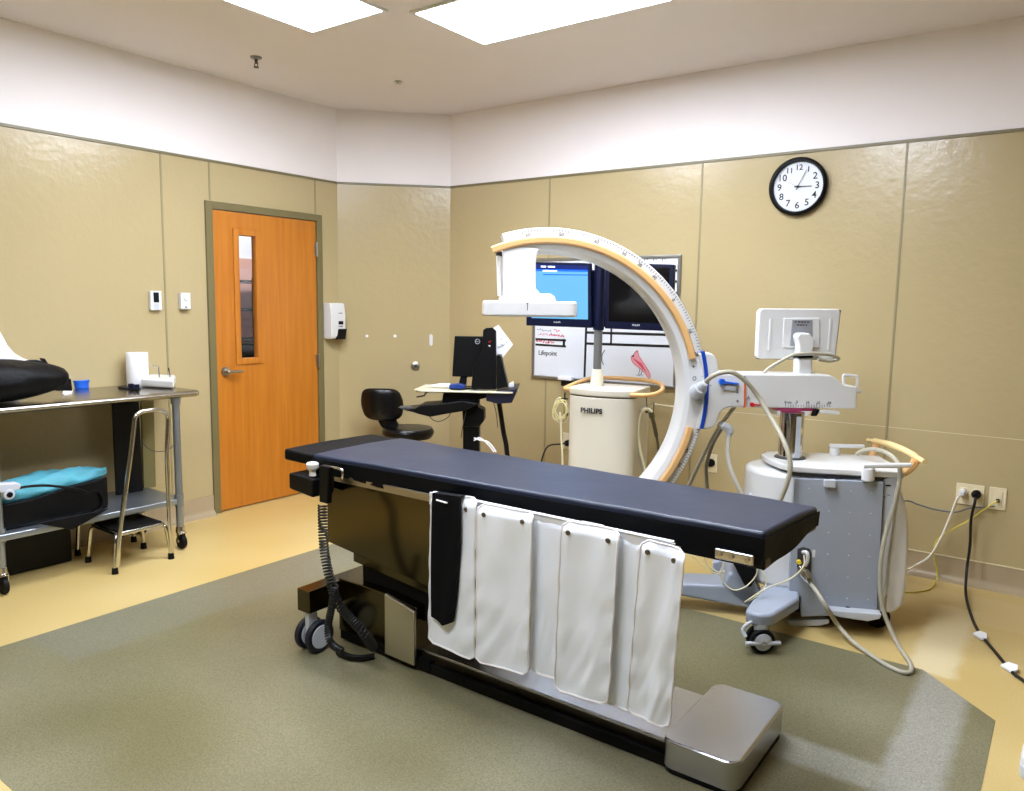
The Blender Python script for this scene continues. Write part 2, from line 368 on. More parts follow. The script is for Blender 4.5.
mg = mat('door_glass', (235, 240, 240), .02, trans=1); struct('door_glass', bm, mg, dr, smooth=False)
bm = bmnew(); hc = Vector((dx1, -1.695, 1.012))
lathe(bm, [(.001, 0), (.034, 0), (.034, .006), (.03, .012), (.014, .014), (.012, .045), (.001, .046)], hc, M=Matrix.Rotation(PI/2, 3, 'Y'))
tube(bm, [hc+Vector((.045, -.01, 0)), hc+Vector((.052, .02, 0)), hc+Vector((.052, .07, -.002)), hc+Vector((.046, .115, -.004))], .010, rads=[.013, .011, .010, .008])
struct('door_handle', bm, M_steel, dr)
for z in (1.92, 1.05, .25):
    bm = bmnew(); cyl(bm, (LX+.022, DY1-.002, z-.055), (LX+.022, DY1-.002, z+.055), .008); bxx(bm, LX+.006, LX+.016, DY1-.018, DY1+.02, z-.05, z+.05); struct('door_hinge', bm, M_steel, dr)
# corridor glimpsed through the door glass
bm = bmnew(); bxx(bm, -3.0, -2.9, -4.5, 2.5, 0, H); wcor = struct('wall_corridor', bm, M_paint, smooth=False)
bm = bmnew(); bxx(bm, -2.9, -2.89, -4.5, 2.5, 1.05, 1.95); struct('peach_tile_band', bm, M_pink2, wcor, smooth=False)
bm = bmnew(); bxx(bm, -4.2, -.77, 2.5, 2.6, 0, H); struct('wall_corridor_end', bm, M_paint, smooth=False)
bm = bmnew(); bxx(bm, -4.2, -.77, -4.6, -4.5, 0, H); struct('wall_corridor_near', bm, M_paint, smooth=False)
sh = thing('wire_shelving', (-2.6, -.35, 0), 'dark wire shelving unit seen through the narrow glass of the orange door', 'shelf')
bm = bmnew()
for y in (-1.2, -.55, .1, .75):
    for x in (-2.82, -2.45): bxx(bm, x-.012, x+.012, y-.012, y+.012, 0, 1.75)
obj('upright', bm, M_black, sh)
for z in (.3, .75, 1.12, 1.42, 1.7):
    bm = bmnew(); bxx(bm, -2.83, -2.44, -1.2, .75, z-.012, z+.012); obj('shelf', bm, M_black, sh)
bm = bmnew(); bxx(bm, -2.8, -2.5, -1.1, .65, .765, 1.08); tag(obj('storage_box', bm, M_black, bevel=.01), 'black storage box on the corridor shelving seen through the door glass', 'box')
bm = bmnew(); bxx(bm, -2.0, -1.4, -1.3, .9, 0, .92); bxx(bm, -2.05, -1.35, -1.35, .95, .92, .96)
tag(obj('corridor_counter', bm, M_white, bevel=.01), 'white counter in the corridor seen low through the door glass', 'counter')

# ceiling lights
M_diff = mat('lamp_diffuser', (255, 255, 255), .5, emit=(232, 240, 255), estr=17.0)
def lamp(x0, x1, y0, y1, label, first=[None]):
    l = thing('ceiling_light', ((x0+x1)/2, (y0+y1)/2, H), label, 'ceiling light', 'fluorescent panels in the ceiling')
    bm = bmnew(); e = .022
    for a in ((x0, x1, y0, y0+e), (x0, x1, y1-e, y1), (x0, x0+e, y0+e, y1-e), (x1-e, x1, y0+e, y1-e)): bxx(bm, *a, H-.012, H+.001)
    obj('frame', bm, M_white, l, bevel=.003)
    bm = bmnew(); bxx(bm, x0+e, x1-e, y0+e, y1-e, H-.006, H-.002); obj('diffuser', bm, M_diff, l, smooth=False)
lamp(.61, 1.21, -3.10, -1.895, 'long white fluorescent ceiling panel on the side nearer the door, cut by the top edge')
lamp(1.285, 2.505, -1.82, -1.20, 'wide white fluorescent ceiling panel nearer the whiteboard wall, above the curved arm')
lamp(2.60, 3.20, -3.10, -1.895, 'white fluorescent ceiling panel out of view above the foot of the table')
lamp(1.9, 3.12, -4.75, -4.13, 'white ceiling panel added out of view above the near end to light the curtain from the front')  # added unseen lamp, gives camera-facing surfaces more front light
lamp(-2.3, -1.7, -1.2, 0.0, 'white fluorescent ceiling panel in the corridor beyond the door')
# ceiling fittings
def at_ceil(q): return B(q, 'z', H)
p = at_ceil((256, 57)); sp = thing('sprinkler_head', p, 'small sprinkler head hanging under the ceiling near the left light panel', 'sprinkler')
bm = bmnew(); lathe(bm, [(.001, 0), (.036, 0), (.034, -.008), (.02, -.014), (.001, -.014)], p); obj('escutcheon', bm, M_lampoff, sp)
bm = bmnew(); cyl(bm, p-Z_*.012, p-Z_*.04, .010, .008)
for s in (-1, 1): tube(bm, [p+Vector((s*.008, 0, -.03)), p+Vector((s*.016, 0, -.045)), p+Vector((s*.004, 0, -.062))], .003)
cyl(bm, p-Z_*.060, p-Z_*.064, .016); obj('nozzle', bm, mat('dull_brass', (90, 84, 80), .4, .8), sp)
p = at_ceil((398, 82)); sp = thing('recessed_sprinkler', p, 'flat recessed chrome sprinkler fitting in the ceiling nearer the far corner', 'sprinkler')
bm = bmnew(); lathe(bm, [(.020, 0), (.04, 0), (.038, -.006), (.030, -.010), (.020, -.004)], p); obj('escutcheon', bm, M_chrome, sp)
bm = bmnew(); cyl(bm, p, p-Z_*.014, .009); cyl(bm, p-Z_*.014, p-Z_*.018, .014); obj('nozzle', bm, M_chrome, sp)

# ------------------------------------------------------------------ things on the walls
wx = LX+t
def wallbox_left(name, q, w, h, d, label, cat, m=M_white):
    c = B(q, 'x', wx); o = thing(name, (wx, c.y, c.z-h/2), label, cat)
    bm = bmnew(); bxx(bm, wx, wx+d, c.y-w/2, c.y+w/2, c.z-h/2, c.z+h/2); obj('housing', bm, m, o, bevel=.004); return o, c
o, c = wallbox_left('thermostat', (154, 300.5), .075, .125, .028, 'white wall thermostat with tall dark display, further from the door', 'thermostat')
bm = bmnew(); bxx(bm, wx+.028, wx+.030, c.y-.018, c.y+.018, c.z-.012, c.z+.052); obj('display', bm, mat('lcd_dark', (20, 30, 30), .15), o)
bm = bmnew(); bxx(bm, wx+.028, wx+.030, c.y-.018, c.y+.018, c.z-.055, c.z-.018); obj('keypad', bm, M_greyp, o)
o, c = wallbox_left('humidity_sensor', (183, 301), .07, .11, .036, 'plain white sensor box with small dial mark, close to the door frame', 'sensor')
bm = bmnew(); tube(bm, [(wx+.0365, c.y-.016, c.z+.018), (wx+.0365, c.y-.006, c.z+.004), (wx+.0365, c.y+.010, c.z+.003)], .0016, n=6); obj('dial_mark', bm, M_inkg, o); bm = bmnew(); bxx(bm, wx+.036, wx+.037, c.y-.008, c.y+.006, c.z-.045, c.z-.036); obj('button', bm, M_inkg, o)
# soap dispenser
c0 = B((323, 321), 'x', wx); yc = -.725; zc = 1.36
o = thing('soap_dispenser', (wx, yc, 1.215), 'white wall soap dispenser with black lower corner between door and corner', 'soap dispenser')
bm = bmnew(); prism(bm, [(wx, yc-.075, z) if x == 0 else (wx+x, yc-.075, z) for x, z in ((0, 1.22), (.075, 1.22), (.092, 1.25), (.095, 1.40), (.08, 1.495), (.068, 1.505), (0, 1.505))], (0, .15, 0)); obj('cover', bm, M_white, o, bevel=.014, seg=3)
bm = bmnew(); prism(bm, [(wx+.03, yc-.02, 1.215), (wx+.100, yc-.02, 1.215), (wx+.102, yc-.005, 1.30), (wx+.03, yc-.005, 1.30)], (0, .085, 0)); obj('push_bar', bm, M_black, o, bevel=.004)
bm = bmnew(); prism(bm, [(wx+.094, yc-.002, z) for z in (1.335,)]+[(wx+.094, yc+.045, 1.335), (wx+.094, yc+.045, 1.362), (wx+.094, yc-.002, 1.362)], (.004, 0, 0)); obj('sight_window', bm, M_black, o, bevel=.001)
bm = marks_bm((wx+.0955, yc+.02, 1.32), (0, 1, 0), (0, 0, 1), .045, .010, 3); obj('lettering', bm, M_inkg, o)
bm = marks_bm((wx+.0935, yc+.02, 1.425), (0, 1, 0), (0, 0, 1), .04, .008, 3); obj('lettering', bm, M_inkg, o)

# chamfer wall items
nC = Vector((1, -1, 0)).normalized(); uC = Vector((1, 1, 0)).normalized()
def onC(q, d=t): return V(q, nC*d, nC)
bm = bmnew()
for q, s in (((367, 336), .011), ((395, 336), .013)):
    c = onC(q); cyl(bm, c, c+nC*.002, s)
obj('bare_patches', bm, M_paper, wc)
c = onC((431, 340)); o = thing('coat_hook', c, 'small white oval hook on the corner wall above the desk', 'hook')
bm = bmnew(); prism(bm, [c+uC*x+Z_*z for x, z in rrect(.028, .095, .0135)], nC*.012); obj('plate', bm, M_white, o, bevel=.002)
c = onC((415.5, 366)); o = thing('wall_socket_cap', c, 'round steel cap on the corner wall beside the computer desk', 'wall fitting')
M3 = Matrix((( uC.x, 0, nC.x), (uC.y, 0, nC.y), (0, 1, 0)))
bm = bmnew(); lathe(bm, [(.001, 0), (.036, 0), (.036, .006), (.024, .012), (.001, .012)], c, M=M3); obj('flange', bm, M_steel, o)
bm = bmnew(); lathe(bm, [(.001, .010), (.014, .010), (.012, .020), (.001, .020)], c, M=M3); obj('screw', bm, M_dgrey, o)

# clock
cc = B((798.5, 186.5), 'y', -t); cc = Vector((2.79, -t, 2.25)); RC = .172
o = thing('wall_clock', cc-Z_*RC, 'round white wall clock with black rim and arabic numerals', 'clock')
Mc = Matrix(((1, 0, 0), (0, 0, -1), (0, 1, 0)))
bm = bmnew(); lathe(bm, [(.14, .0), (RC-.004, 0), (RC, .012), (RC, .034), (RC-.008, .042), (RC-.018, .044), (RC-.024, .034), (RC-.026, .016), (.14, .014)], cc, n=64, M=Mc); obj('rim', bm, M_black, o)
bm = bmnew(); lathe(bm, [(.001, .010), (RC-.02, .010), (RC-.02, .018), (.001, .018)], cc, n=64, M=Mc); obj('dial', bm, M_board, o)
bm = bmnew()
for h in range(1, 13):
    a = PI/2-h*PI/6; merge(bm, text_bm(str(h), .056 if h not in (1, 11, 12) else .046, cc+Vector((math.cos(a)*.112, -.0188, math.sin(a)*.112)), (1, 0, 0), (0, 0, 1), bold=.0006))
for h in range(60):
    a = h*PI/30; box(bm, cc+Vector((math.cos(a)*.142, -.0188, math.sin(a)*.142)), (.004, .001, .0012), Matrix.Rotation(-a, 3, 'Y'))
obj('numerals', bm, M_ink, o)
def hand(nm, ang, L_, w, m, d):
    bm = bmnew(); a = math.radians(90-ang); dv = Vector((math.cos(a), 0, math.sin(a))); pv = Vector((-math.sin(a), 0, math.cos(a)))
    b0 = cc-Y_*d; prism(bm, [b0-dv*.022-pv*w, b0-dv*.022+pv*w, b0+dv*L_+pv*w*.5, b0+dv*L_-pv*w*.5], -Y_*.0015); obj(nm, bm, m, o)
hand('hour_hand', 92, .082, .0035, M_ink, .022); hand('minute_hand', 26, .108, .0022, M_ink, .025); hand('second_hand', 296, .10, .0008, M_ink, .028)
bm = bmnew(); lathe(bm, [(.001, .018), (.006, .018), (.006, .031), (.001, .031)], cc, M=Mc); obj('hub', bm, M_ink, o)

# outlets
def plate(name, qc, w, h, label, cat, kind):
    c = B(qc, 'y', -t) if not isinstance(qc, Vector) else qc
    o = thing(name, c-Z_*h/2, label, cat); bm = bmnew(); bxx(bm, c.x-w/2, c.x+w/2, c.y-.007, c.y, c.z-h/2, c.z+h/2); obj('cover_plate', bm, M_beige, o, bevel=.003); return o, c
o, c1 = plate('double_power_outlet', (970, 494.5), .135, .118, 'beige double power outlet plate with white and black plugs, right of the machine', 'power outlet', 2)
for dx in (-.032, .032):
    bm = bmnew(); lathe(bm, [(.001, 0), (.026, 0), (.024, .012), (.001, .012)], c1+Vector((dx, -.006, .012)), M=Mc); obj('socket', bm, M_beige, o)
o, c2 = plate('network_outlet', (997.5, 498.5), .082, .122, 'beige network wall plate with yellow cable, right of the double outlet', 'network outlet', 1)
bm = bmnew(); bxx(bm, c2.x-.022, c2.x+.022, c2.y-.011, c2.y-.006, c2.z-.045, c2.z+.045); obj('insert', bm, M_beige, o, bevel=.002)
bm = bmnew(); bxx(bm, c2.x-.006, c2.x+.012, c2.y-.018, c2.y-.010, c2.z-.018, c2.z+.000); obj('jack', bm, M_navy, o)
o, c3 = plate('power_outlet', (711.5, 463), .085, .125, 'beige power outlet with black round socket seen between curved arm and machine base', 'power outlet', 1)
bm = bmnew(); lathe(bm, [(.001, 0), (.027, 0), (.027, .014), (.020, .018), (.001, .018)], c3+Vector((0, -.006, .004)), M=Mc); obj('socket', bm, M_rub, o)
o, c4 = plate('power_outlet', (568, 441), .085, .125, 'beige power outlet with black plug low behind the left of the monitor cart', 'power outlet', 1)
bm = bmnew(); lathe(bm, [(.001, 0), (.024, 0), (.022, .03), (.001, .03)], c4+Vector((.01, -.006, -.012)), M=Mc); obj('plug', bm, M_rub, o)
cL = B((148, 456), 'x', wx)
o = thing('wall_outlet', cL-Z_*.06, 'white wall outlet seen between the steel table legs', 'power outlet')
bm = bmnew(); bxx(bm, wx, wx+.007, cL.y-.04, cL.y+.04, cL.z-.06, cL.z+.06); obj('cover_plate', bm, M_beige, o, bevel=.002)
bm = bmnew()
for s in (-1, 1): bxx(bm, wx+.006, wx+.010, cL.y-.016, cL.y+.016, cL.z+s*.024-.014, cL.z+s*.024+.014)
obj('socket', bm, M_greyp, o, bevel=.002)

# whiteboard
WX0, WX1, WBZ0, WBZ1 = .85, 2.05, .955, 1.865
o = thing('whiteboard', ((WX0+WX1)/2, -t, WBZ0), 'aluminium framed whiteboard with black tape grid and red bird drawing behind the monitors', 'whiteboard')
bm = bmnew(); bxx(bm, WX0+.01, WX1-.01, -t-.012, -t, WBZ0+.01, WBZ1-.01); obj('writing_surface', bm, M_board, o)
bm = bmnew(); e = .024
for a in ((WX0, WX1, WBZ0, WBZ0+e), (WX0, WX1, WBZ1-e, WBZ1), (WX0, WX0+e, WBZ0+e, WBZ1-e), (WX1-e, WX1, WBZ0+e, WBZ1-e)): bxx(bm, a[0], a[1], -t-.02, -t, a[2], a[3])
obj('frame', bm, M_alu, o, bevel=.004)
yb = -t-.0125
def W(q): p = B(q, 'y', yb); return p
bm = bmnew()
def strip(q0, q1, w):
    a = W(q0); b = W(q1); d = (b-a).normalized(); nn = Vector((-d.z, 0, d.x)); prism(bm, [a-nn*w/2, b-nn*w/2, b+nn*w/2, a+nn*w/2], (0, -.001, 0))
strip((586.5, 320), (584.5, 377), .018); strip((587, 332.5), (675, 335), .018); strip((586, 343.5), (675, 346.5), .018); strip((611.5, 322), (611, 344), .014)
obj('tape_grid', bm, M_tape, o); bm = bmnew()
strip((535.5, 339), (566, 340.5), .016); strip((535.5, 344.5), (566, 346.5), .016); strip((564, 339), (563.8, 346), .020)
obj('tape_box', bm, M_tape, o)
bm = bmnew(); strip((628, 266), (676, 267), .014); obj('tape_line', bm, M_tape, o)
def scrib(bm, q0, q1, n, amp, r, seed):
    rnd = random.Random(seed); pts = []
    for i in range(n+1):
        f = i/n; pts.append((q0[0]+(q1[0]-q0[0])*f, q0[1]+(q1[1]-q0[1])*f+amp*rnd.uniform(-1, 1)))
    for w0 in range(0, n-2, 4):
        seg = [W(q)-Y_*.001 for q in pts[w0:w0+4]]; tube(bm, seg, r, n=5, smooth=3)
bm = bmnew(); scrib(bm, (537, 329.5), (552, 331), 24, 1.2, .0016, 3); obj('grey_note', bm, M_inkg, o)
bm = bmnew(); scrib(bm, (554, 330.5), (560, 331), 12, 1.6, .002, 4); scrib(bm, (538, 333.8), (548, 334.5), 20, 1.1, .0016, 5); scrib(bm, (549, 334.5), (566, 336), 30, 1.4, .0028, 6); scrib(bm, (536, 341.3), (556, 342.8), 34, 1.5, .003, 7); obj('red_note', bm, M_inkr, o)
a = W((538.5, 353)); b = W((557, 353.5)); bm = text_bm('Lifepoint', .053, (a+b)/2-Y_*.0008, (1, 0, 0), (0, 0, 1), spacing=.92); obj('lettering', bm, M_ink, o, smooth=False)
bm = bmnew()
for q in ((613.5, 325), (613.5, 333)):
    pass
for i in range(5): c = W((628+i*9, 259.5+.1*i)); tube(bm, [c+Vector((math.cos(k2)*.012, -.001, math.sin(k2)*.012)) for k2 in (0, 1.5, 3, 4.4)], .002, n=5)
for q in ((676, 270.5), (676, 281.5), (677, 293)): c = W(q); cyl(bm, c, c-Y_*.006, .009, n=12)
obj('round_marks', bm, M_ink, o)
# hand drawn red bird: closed outline shapes
def W2(L_): return [W(q)-Y_*.0006 for q in L_]
bm = bmnew()
body = [(633.5, 355.5), (634.8, 352.5), (637.4, 350.3), (638.3, 353), (639.2, 356.5), (641, 359), (644, 363.5), (648, 370), (650.5, 376), (649, 378.5), (646, 374.5), (642, 370), (637.5, 366.5), (633, 362.5), (631.2, 359), (631.5, 357)]
def shade(bm, poly, r): tube(bm, W2(poly), r, n=5, closed=True, smooth=2)
prism(bm, W2(body), (0, -.0006, 0)); obj('bird_drawing', bm, mat('pink_marker', (228, 158, 168), .6), o)
bm = bmnew(); shade(bm, body, .002)
for i in range(8):
    f = i/8; tube(bm, [W((633+f*10, 358+f*6))-Y_*.002, W((636+f*11.5, 361+f*12.5))-Y_*.002], .0018, n=5, smooth=0)
obj('bird_outline', bm, M_inkr, o)
bm = bmnew()
prism(bm, W2([(631, 356.6), (633.8, 354.2), (634.2, 357)]), (0, -.0012, 0))
for dx in (0, 2.6): tube(bm, W2([(640+dx, 368.5), (638.6+dx, 374), (636.6+dx, 375.5)]), .0016, n=5); tube(bm, W2([(638.6+dx, 374), (640+dx, 376)]), .0014, n=5)
tube(bm, W2([(605, 350), (602.5, 354), (602, 360), (603.5, 365)]), .003, n=5)
obj('bird_details', bm, M_ink, o)
a = W((565, 379)); b = W((590, 380)); bm = bmnew(); bxx(bm, a.x, b.x+.05, -t-.07, -t-.005, WBZ0-.035, WBZ0+.004); obj('pen_tray', bm, M_black, o, bevel=.004)
bm = bmnew(); bxx(bm, 1.12, 1.24, -t-.065, -t-.02, WBZ0+.006, WBZ0+.035); tag(obj('board_eraser', bm, M_paper, bevel=.006), 'small white eraser lying on the whiteboard pen tray', 'eraser')

# ------------------------------------------------------------------ steel table at the left wall
TT = .97; ty0, ty1 = -3.95, -2.262; txf = -.05
st = thing('steel_work_table', (-.33, -3.1, 0), 'long stainless steel work table with lower shelf against the left wall', 'table')
bm = bmnew(); prism(bm, [(wx+.01, ty0, TT-.038), (txf-.02, ty0, TT-.038), (txf, ty0, TT-.028), (txf+.006, ty0, TT-.014), (txf-.004, ty0, TT-.003), (txf-.02, ty0, TT), (wx+.01, ty0, TT)], (0, ty1-ty0, 0)); obj('worktop', bm, M_tabletop, st, bevel=.003)
SZ = .315
bm = bmnew(); bxx(bm, wx+.06, -.085, -3.9, -2.36, SZ-.035, SZ); obj('lower_shelf', bm, M_galv, st, bevel=.006)
for i, (x, y) in enumerate(((-.10, -2.385), (-.12, -3.35), (-.57, -2.385), (-.57, -3.35))):
    lg = bmnew(); cyl(lg, (x, y, .125), (x, y, TT-.04), .021); cyl(lg, (x, y, SZ-.045), (x, y, SZ+.025), .027); cyl(lg, (x, y, TT-.075), (x, y, TT-.04), .028)
    l = obj('leg', lg, M_galv, st)
    bm = bmnew(); cyl(bm, (x, y, .105), (x, y, .14), .028, .024)
    for s in (-1, 1): prism(bm, [(x-.012, y+s*.019, .11), (x+.018, y+s*.019, .11), (x+.022, y+s*.019, .045), (x+.004, y+s*.019, .045)], (0, s*.003, 0))
    tube(bm, [(x+.03, y-.02, .1), (x+.045, y, .105), (x+.03, y+.02, .1)], .004)
    obj('caster_fork', bm, M_chrome, l)
    bm = bmnew(); cyl(bm, (x+.012, y-.014, .045), (x+.012, y+.014, .045), .044); obj('caster_wheel', bm, M_rub, l, bevel=.006)
# things on the table top
def surf(q, z=TT): return B(q, 'z', z)
# black bag: built from a silhouette, given real depth
a = surf((70, 392)); bc = Vector((-.30, -3.26, TT)); bg = thing('black_bag', bc, 'black soft bag slumped on the left end of the steel table', 'bag')
bm = bmnew()
def bagpt(u, v):
    # u along y (bag length), v around
    y = -3.75+u*(.79); e = math.sin(PI*min(1, max(0, u*.92+.04)))**.36
    rx = .175*e; rz = .125*e*(1.0-.16*u)
    a_ = 2*PI*v; x = math.cos(a_)*rx; z = math.sin(a_)*rz
    z = max(z, -.112*e)
    wv = .012*noise.noise(Vector((u*5, math.cos(a_)*2, math.sin(a_)*2)))
    return Vector((-.235+x+wv, y, TT+.116+z+wv*.6))
NU, NV = 28, 28; rings = []
for i in range(NU+1): rings.append([bm.verts.new(bagpt(i/NU, j/NV)) for j in range(NV)])
for i in range(NU):
    for j in range(NV): bm.faces.new((rings[i][j], rings[i][(j+1) % NV], rings[i+1][(j+1) % NV], rings[i+1][j]))
bm.faces.new(rings[0][::-1]); bm.faces.new(rings[-1]); obj('bag_body', bm, M_bag, bg, angle=80)
bm = bmnew(); prism(bm, [B(q, 'x', -.235) for q in ((41.5, 358), (45, 358.5), (53, 370), (49, 373))], (-.03, 0, 0)); obj('pull_tab', bm, M_bag, bg, bevel=.003)
bm = bmnew(); tube(bm, [B(q, 'x', -.235) for q in ((12, 366), (22, 363), (33, 361.5), (40, 362.5), (47, 367), (51, 374))], .010, n=8); obj('strap', bm, M_bag, bg)
bm = bmnew(); pb = [B(q, 'x', -.25) for q in ((57, 391), (58, 379.5), (71.5, 378.5), (73, 391.0))]; prism(bm, pb, (-.06, 0, 0)); obj('buckle', bm, M_black, bg, bevel=.006)
# white pillow behind the bag
bm = bmnew(); pq = [B(q, 'x', -.44) for q in ((-40, 300), (-12, 312), (-3, 326), (3, 335), (8, 345), (15, 353), (24, 358.5), (35, 361.5), (39, 364))]
pq.append(Vector((-.44, B((16, 390), 'x', -.44).y, TT+.004))); pq.append(Vector((-.44, pq[0].y, TT+.004)))
prism(bm, pq, (-.13, 0, 0)); tag(obj('white_pillow', bm, M_paper, bevel=.015, seg=4), 'white sloping pillow behind the black bag against the wall', 'pillow')
# blue tub
c = surf((81, 388)); bt = thing('blue_tub', c, 'small bright blue round tub between black bag and white roll', 'tub')
bm = bmnew(); lathe(bm, [(.001, 0), (.040, 0), (.043, .003), (.045, .047), (.040, .047), (.038, .006), (.001, .006)], c); obj('tub_body', bm, M_blue, bt)
bm = bmnew(); lathe(bm, [(.046, .038), (.049, .038), (.049, .049), (.046, .049)], c); obj('rim', bm, M_blue, bt)
a = [surf(q, TT+.001) for q in ((62, 396), (71.5, 394), (73, 390.5), (63.5, 391))]
bm = bmnew(); prism(bm, a, (0, 0, .006)); tag(obj('small_card', bm, M_paper), 'small white card lying on the table in front of the blue tub', 'card')
# paper roll
c = surf((138.5, 385)); c.x -= .05; 
c = B((138, 384), 'x', -.535); c.z = TT; pr_ = thing('paper_roll', c, 'upright white paper towel roll standing on the steel table', 'paper roll')
bm = bmnew(); lathe(bm, [(.020, 0), (.062, 0), (.064, .004), (.064, .206), (.061, .21), (.020, .21)], c, n=40); obj('paper', bm, M_paper, pr_)
bm = bmnew(); lathe(bm, [(.016, .001), (.0198, .001), (.0198, .209), (.016, .209)], c); obj('core', bm, M_beige, pr_)
# glove box / white wipes pack
a = [surf(q, TT) for q in ((141, 387.6), (174, 389.6), (176, 383.5), (150, 382.2))]
c = (a[0]+a[1]+a[2]+a[3])/4
bm = bmnew(); prism(bm, [(p.x, p.y, TT+.008) for p in a], (0, 0, .048)); wp = tag(obj('wipes_pack', bm, M_white, bevel=.012, seg=3), 'flat white pack lying beside the paper roll at the table end', 'pack')
bm = bmnew(); prism(bm, [(p.x, p.y, TT+.0005) for p in [surf(q) for q in ((118, 388.6), (138.5, 391.2), (141, 389.6), (122, 387))]], (0, 0, .010)); bx = tag(obj('black_tray', bm, M_black, bevel=.002), 'thin black tray with two black blocks lying before the paper roll', 'tray')
for q in ((131, 388.6), (136.6, 389.3)):
    bm = bmnew(); p = surf(q, TT+.010); bxx(bm, p.x-.012, p.x+.012, p.y-.013, p.y+.013, TT+.010, TT+.04); obj('block', bm, M_navy, bx, bevel=.002)
ws_ = B((160, 385), 'z', TT)
wsd = thing('wire_stand', ws_, 'small bent metal wire stand standing behind the white pack', 'wire stand')
pl = -.40
for Q in (((151, 365.3), (158.5, 366.8), (160, 386)), ((168.5, 368), (171, 386))):
    bm = bmnew(); tube(bm, [B(q, 'x', pl) for q in Q], .005, n=8, smooth=0); obj('wire', bm, M_chrome, wsd)
bm = bmnew(); a = B((160, 386), 'x', pl); b = B((171, 386), 'x', pl); a.z = b.z = TT+.004; tube(bm, [a, b], .004, smooth=0); obj('foot_wire', bm, M_chrome, wsd)
# boards on the lower shelf
def board(name, Q, x, m, lab):
    P = [B(q, 'x', x) for q in Q]; P[2].z = P[3].z = SZ+.002; P[0].z = P[1].z = TT-.045
    bm = bmnew(); prism(bm, P, (-.022, 0, 0)); tag(obj(name, bm, m, bevel=.002), lab, 'board')
board('black_board', ((113, 403), (139, 402), (143, 490), (117, 492)), -.44, M_black, 'tall black board standing upright on the steel table shelf')
board('olive_board', ((141.5, 401), (154, 400), (156, 484), (144, 486)), -.47, M_wood2, 'narrow olive board standing beside the black board near the table end')
# bag with teal jacket on the shelf
sb = thing('open_tote_bag', (-.25, -3.1, SZ), 'low black tote bag sagging on the lower shelf, holding a teal garment', 'bag')
bm = bmnew()
def tote(s, v):
    y = -3.42+s*.64; w_ = .135; prof = [(-w_*.8, 0.0), (-w_, .03), (-w_*.95, .16-.0*s), (-w_*.8, .165), (-w_*.7, .12), (w_*.7, .10), (w_*.8, .125+.07*s), (w_*.98, .12+.075*s), (w_, .03), (w_*.85, 0)]
    return prof
rows = []
for i in range(15):
    s = i/14; rows.append([bm.verts.new((-.26+p*(.8+.2*math.sin(PI*s))+.006*math.sin(9*s+k3), -3.42+s*.64, SZ+.002+z+.006*math.sin(11*s+k3))) for k3, (p, z) in enumerate(tote(s, 0))])
for a, b in zip(rows, rows[1:]):
    n_ = len(a)
    for j in range(n_): bm.faces.new((a[j], a[(j+1) % n_], b[(j+1) % n_], b[j]))
bm.faces.new(rows[0][::-1]); bm.faces.new(rows[-1]); obj('bag_body', bm, M_bag, sb, bevel=.008)
bm = bmnew(); tube(bm, [B(q, 'x', -.10) for q in ((14, 489), (28, 486.5), (45, 485.5), (62, 487), (80, 490), (90, 494))], .007, n=8); obj('strap', bm, M_bag, sb)
bm = bmnew(); tube(bm, [B(q, 'x', -.14) for q in ((90, 496), (94, 491.5), (99, 492), (103, 500), (101, 508), (94, 512))], .008, n=8); obj('side_loop', bm, M_bag, sb)
bm = bmnew(); prism(bm, [(-.078, -3.2, SZ+.03), (-.078, -2.82, SZ+.03), (-.074, -3.02, SZ-.045)], (.012, 0, 0)); obj('hanging_flap', bm, M_bag, sb, bevel=.004)
bm = bmnew()
def gar(u, v):
    y = -3.46+u*.72; e = math.sin(PI*min(1, u*.9+.08))**.6; a_ = 2*PI*v
    wv = .018*noise.noise(Vector((u*7, math.cos(a_)*2+3, math.sin(a_)*2)))+.008*noise.noise(Vector((u*22, math.cos(a_)*6, math.sin(a_)*6)))
    return Vector((-.26+math.cos(a_)*.10*e+wv, y, SZ+.160+math.sin(a_)*.072*e+.045*u+wv*1.2))
rings = [[bm.verts.new(gar(i/30, j/28)) for j in range(28)] for i in range(31)]
for i in range(30):
    for j in range(28): bm.faces.new((rings[i][j], rings[i][(j+1) % 28], rings[i+1][(j+1) % 28], rings[i+1][j]))
bm.faces.new(rings[0][::-1]); bm.faces.new(rings[-1]); tag(obj('teal_jacket', bm, M_teal, angle=80), 'crumpled shiny teal jacket stuffed in the black tote bag', 'jacket')
# grey device with roller at left table leg
hd = thing('clamp_device', B((10, 500), 'x', -.06), 'light grey clamp with a round knob at the left table leg above the shelf', 'clamp')
bm = bmnew(); prism(bm, [B(q, 'x', -.06) for q in ((-8, 486), (2, 483.5), (18, 482.5), (22, 485), (20, 490), (6, 493), (-8, 493))], (-.05, 0, 0)); obj('clamp_arm', bm, M_greyp, hd, bevel=.008)
c = B((9, 494.5), 'x', -.055); bm = bmnew(); cyl(bm, c-X_*.03, c+X_*.008, .026); obj('knob', bm, M_greyp, hd, bevel=.004)
bm = bmnew(); cyl(bm, c+X_*.008, c+X_*.012, .014); obj('hub', bm, M_black, hd)
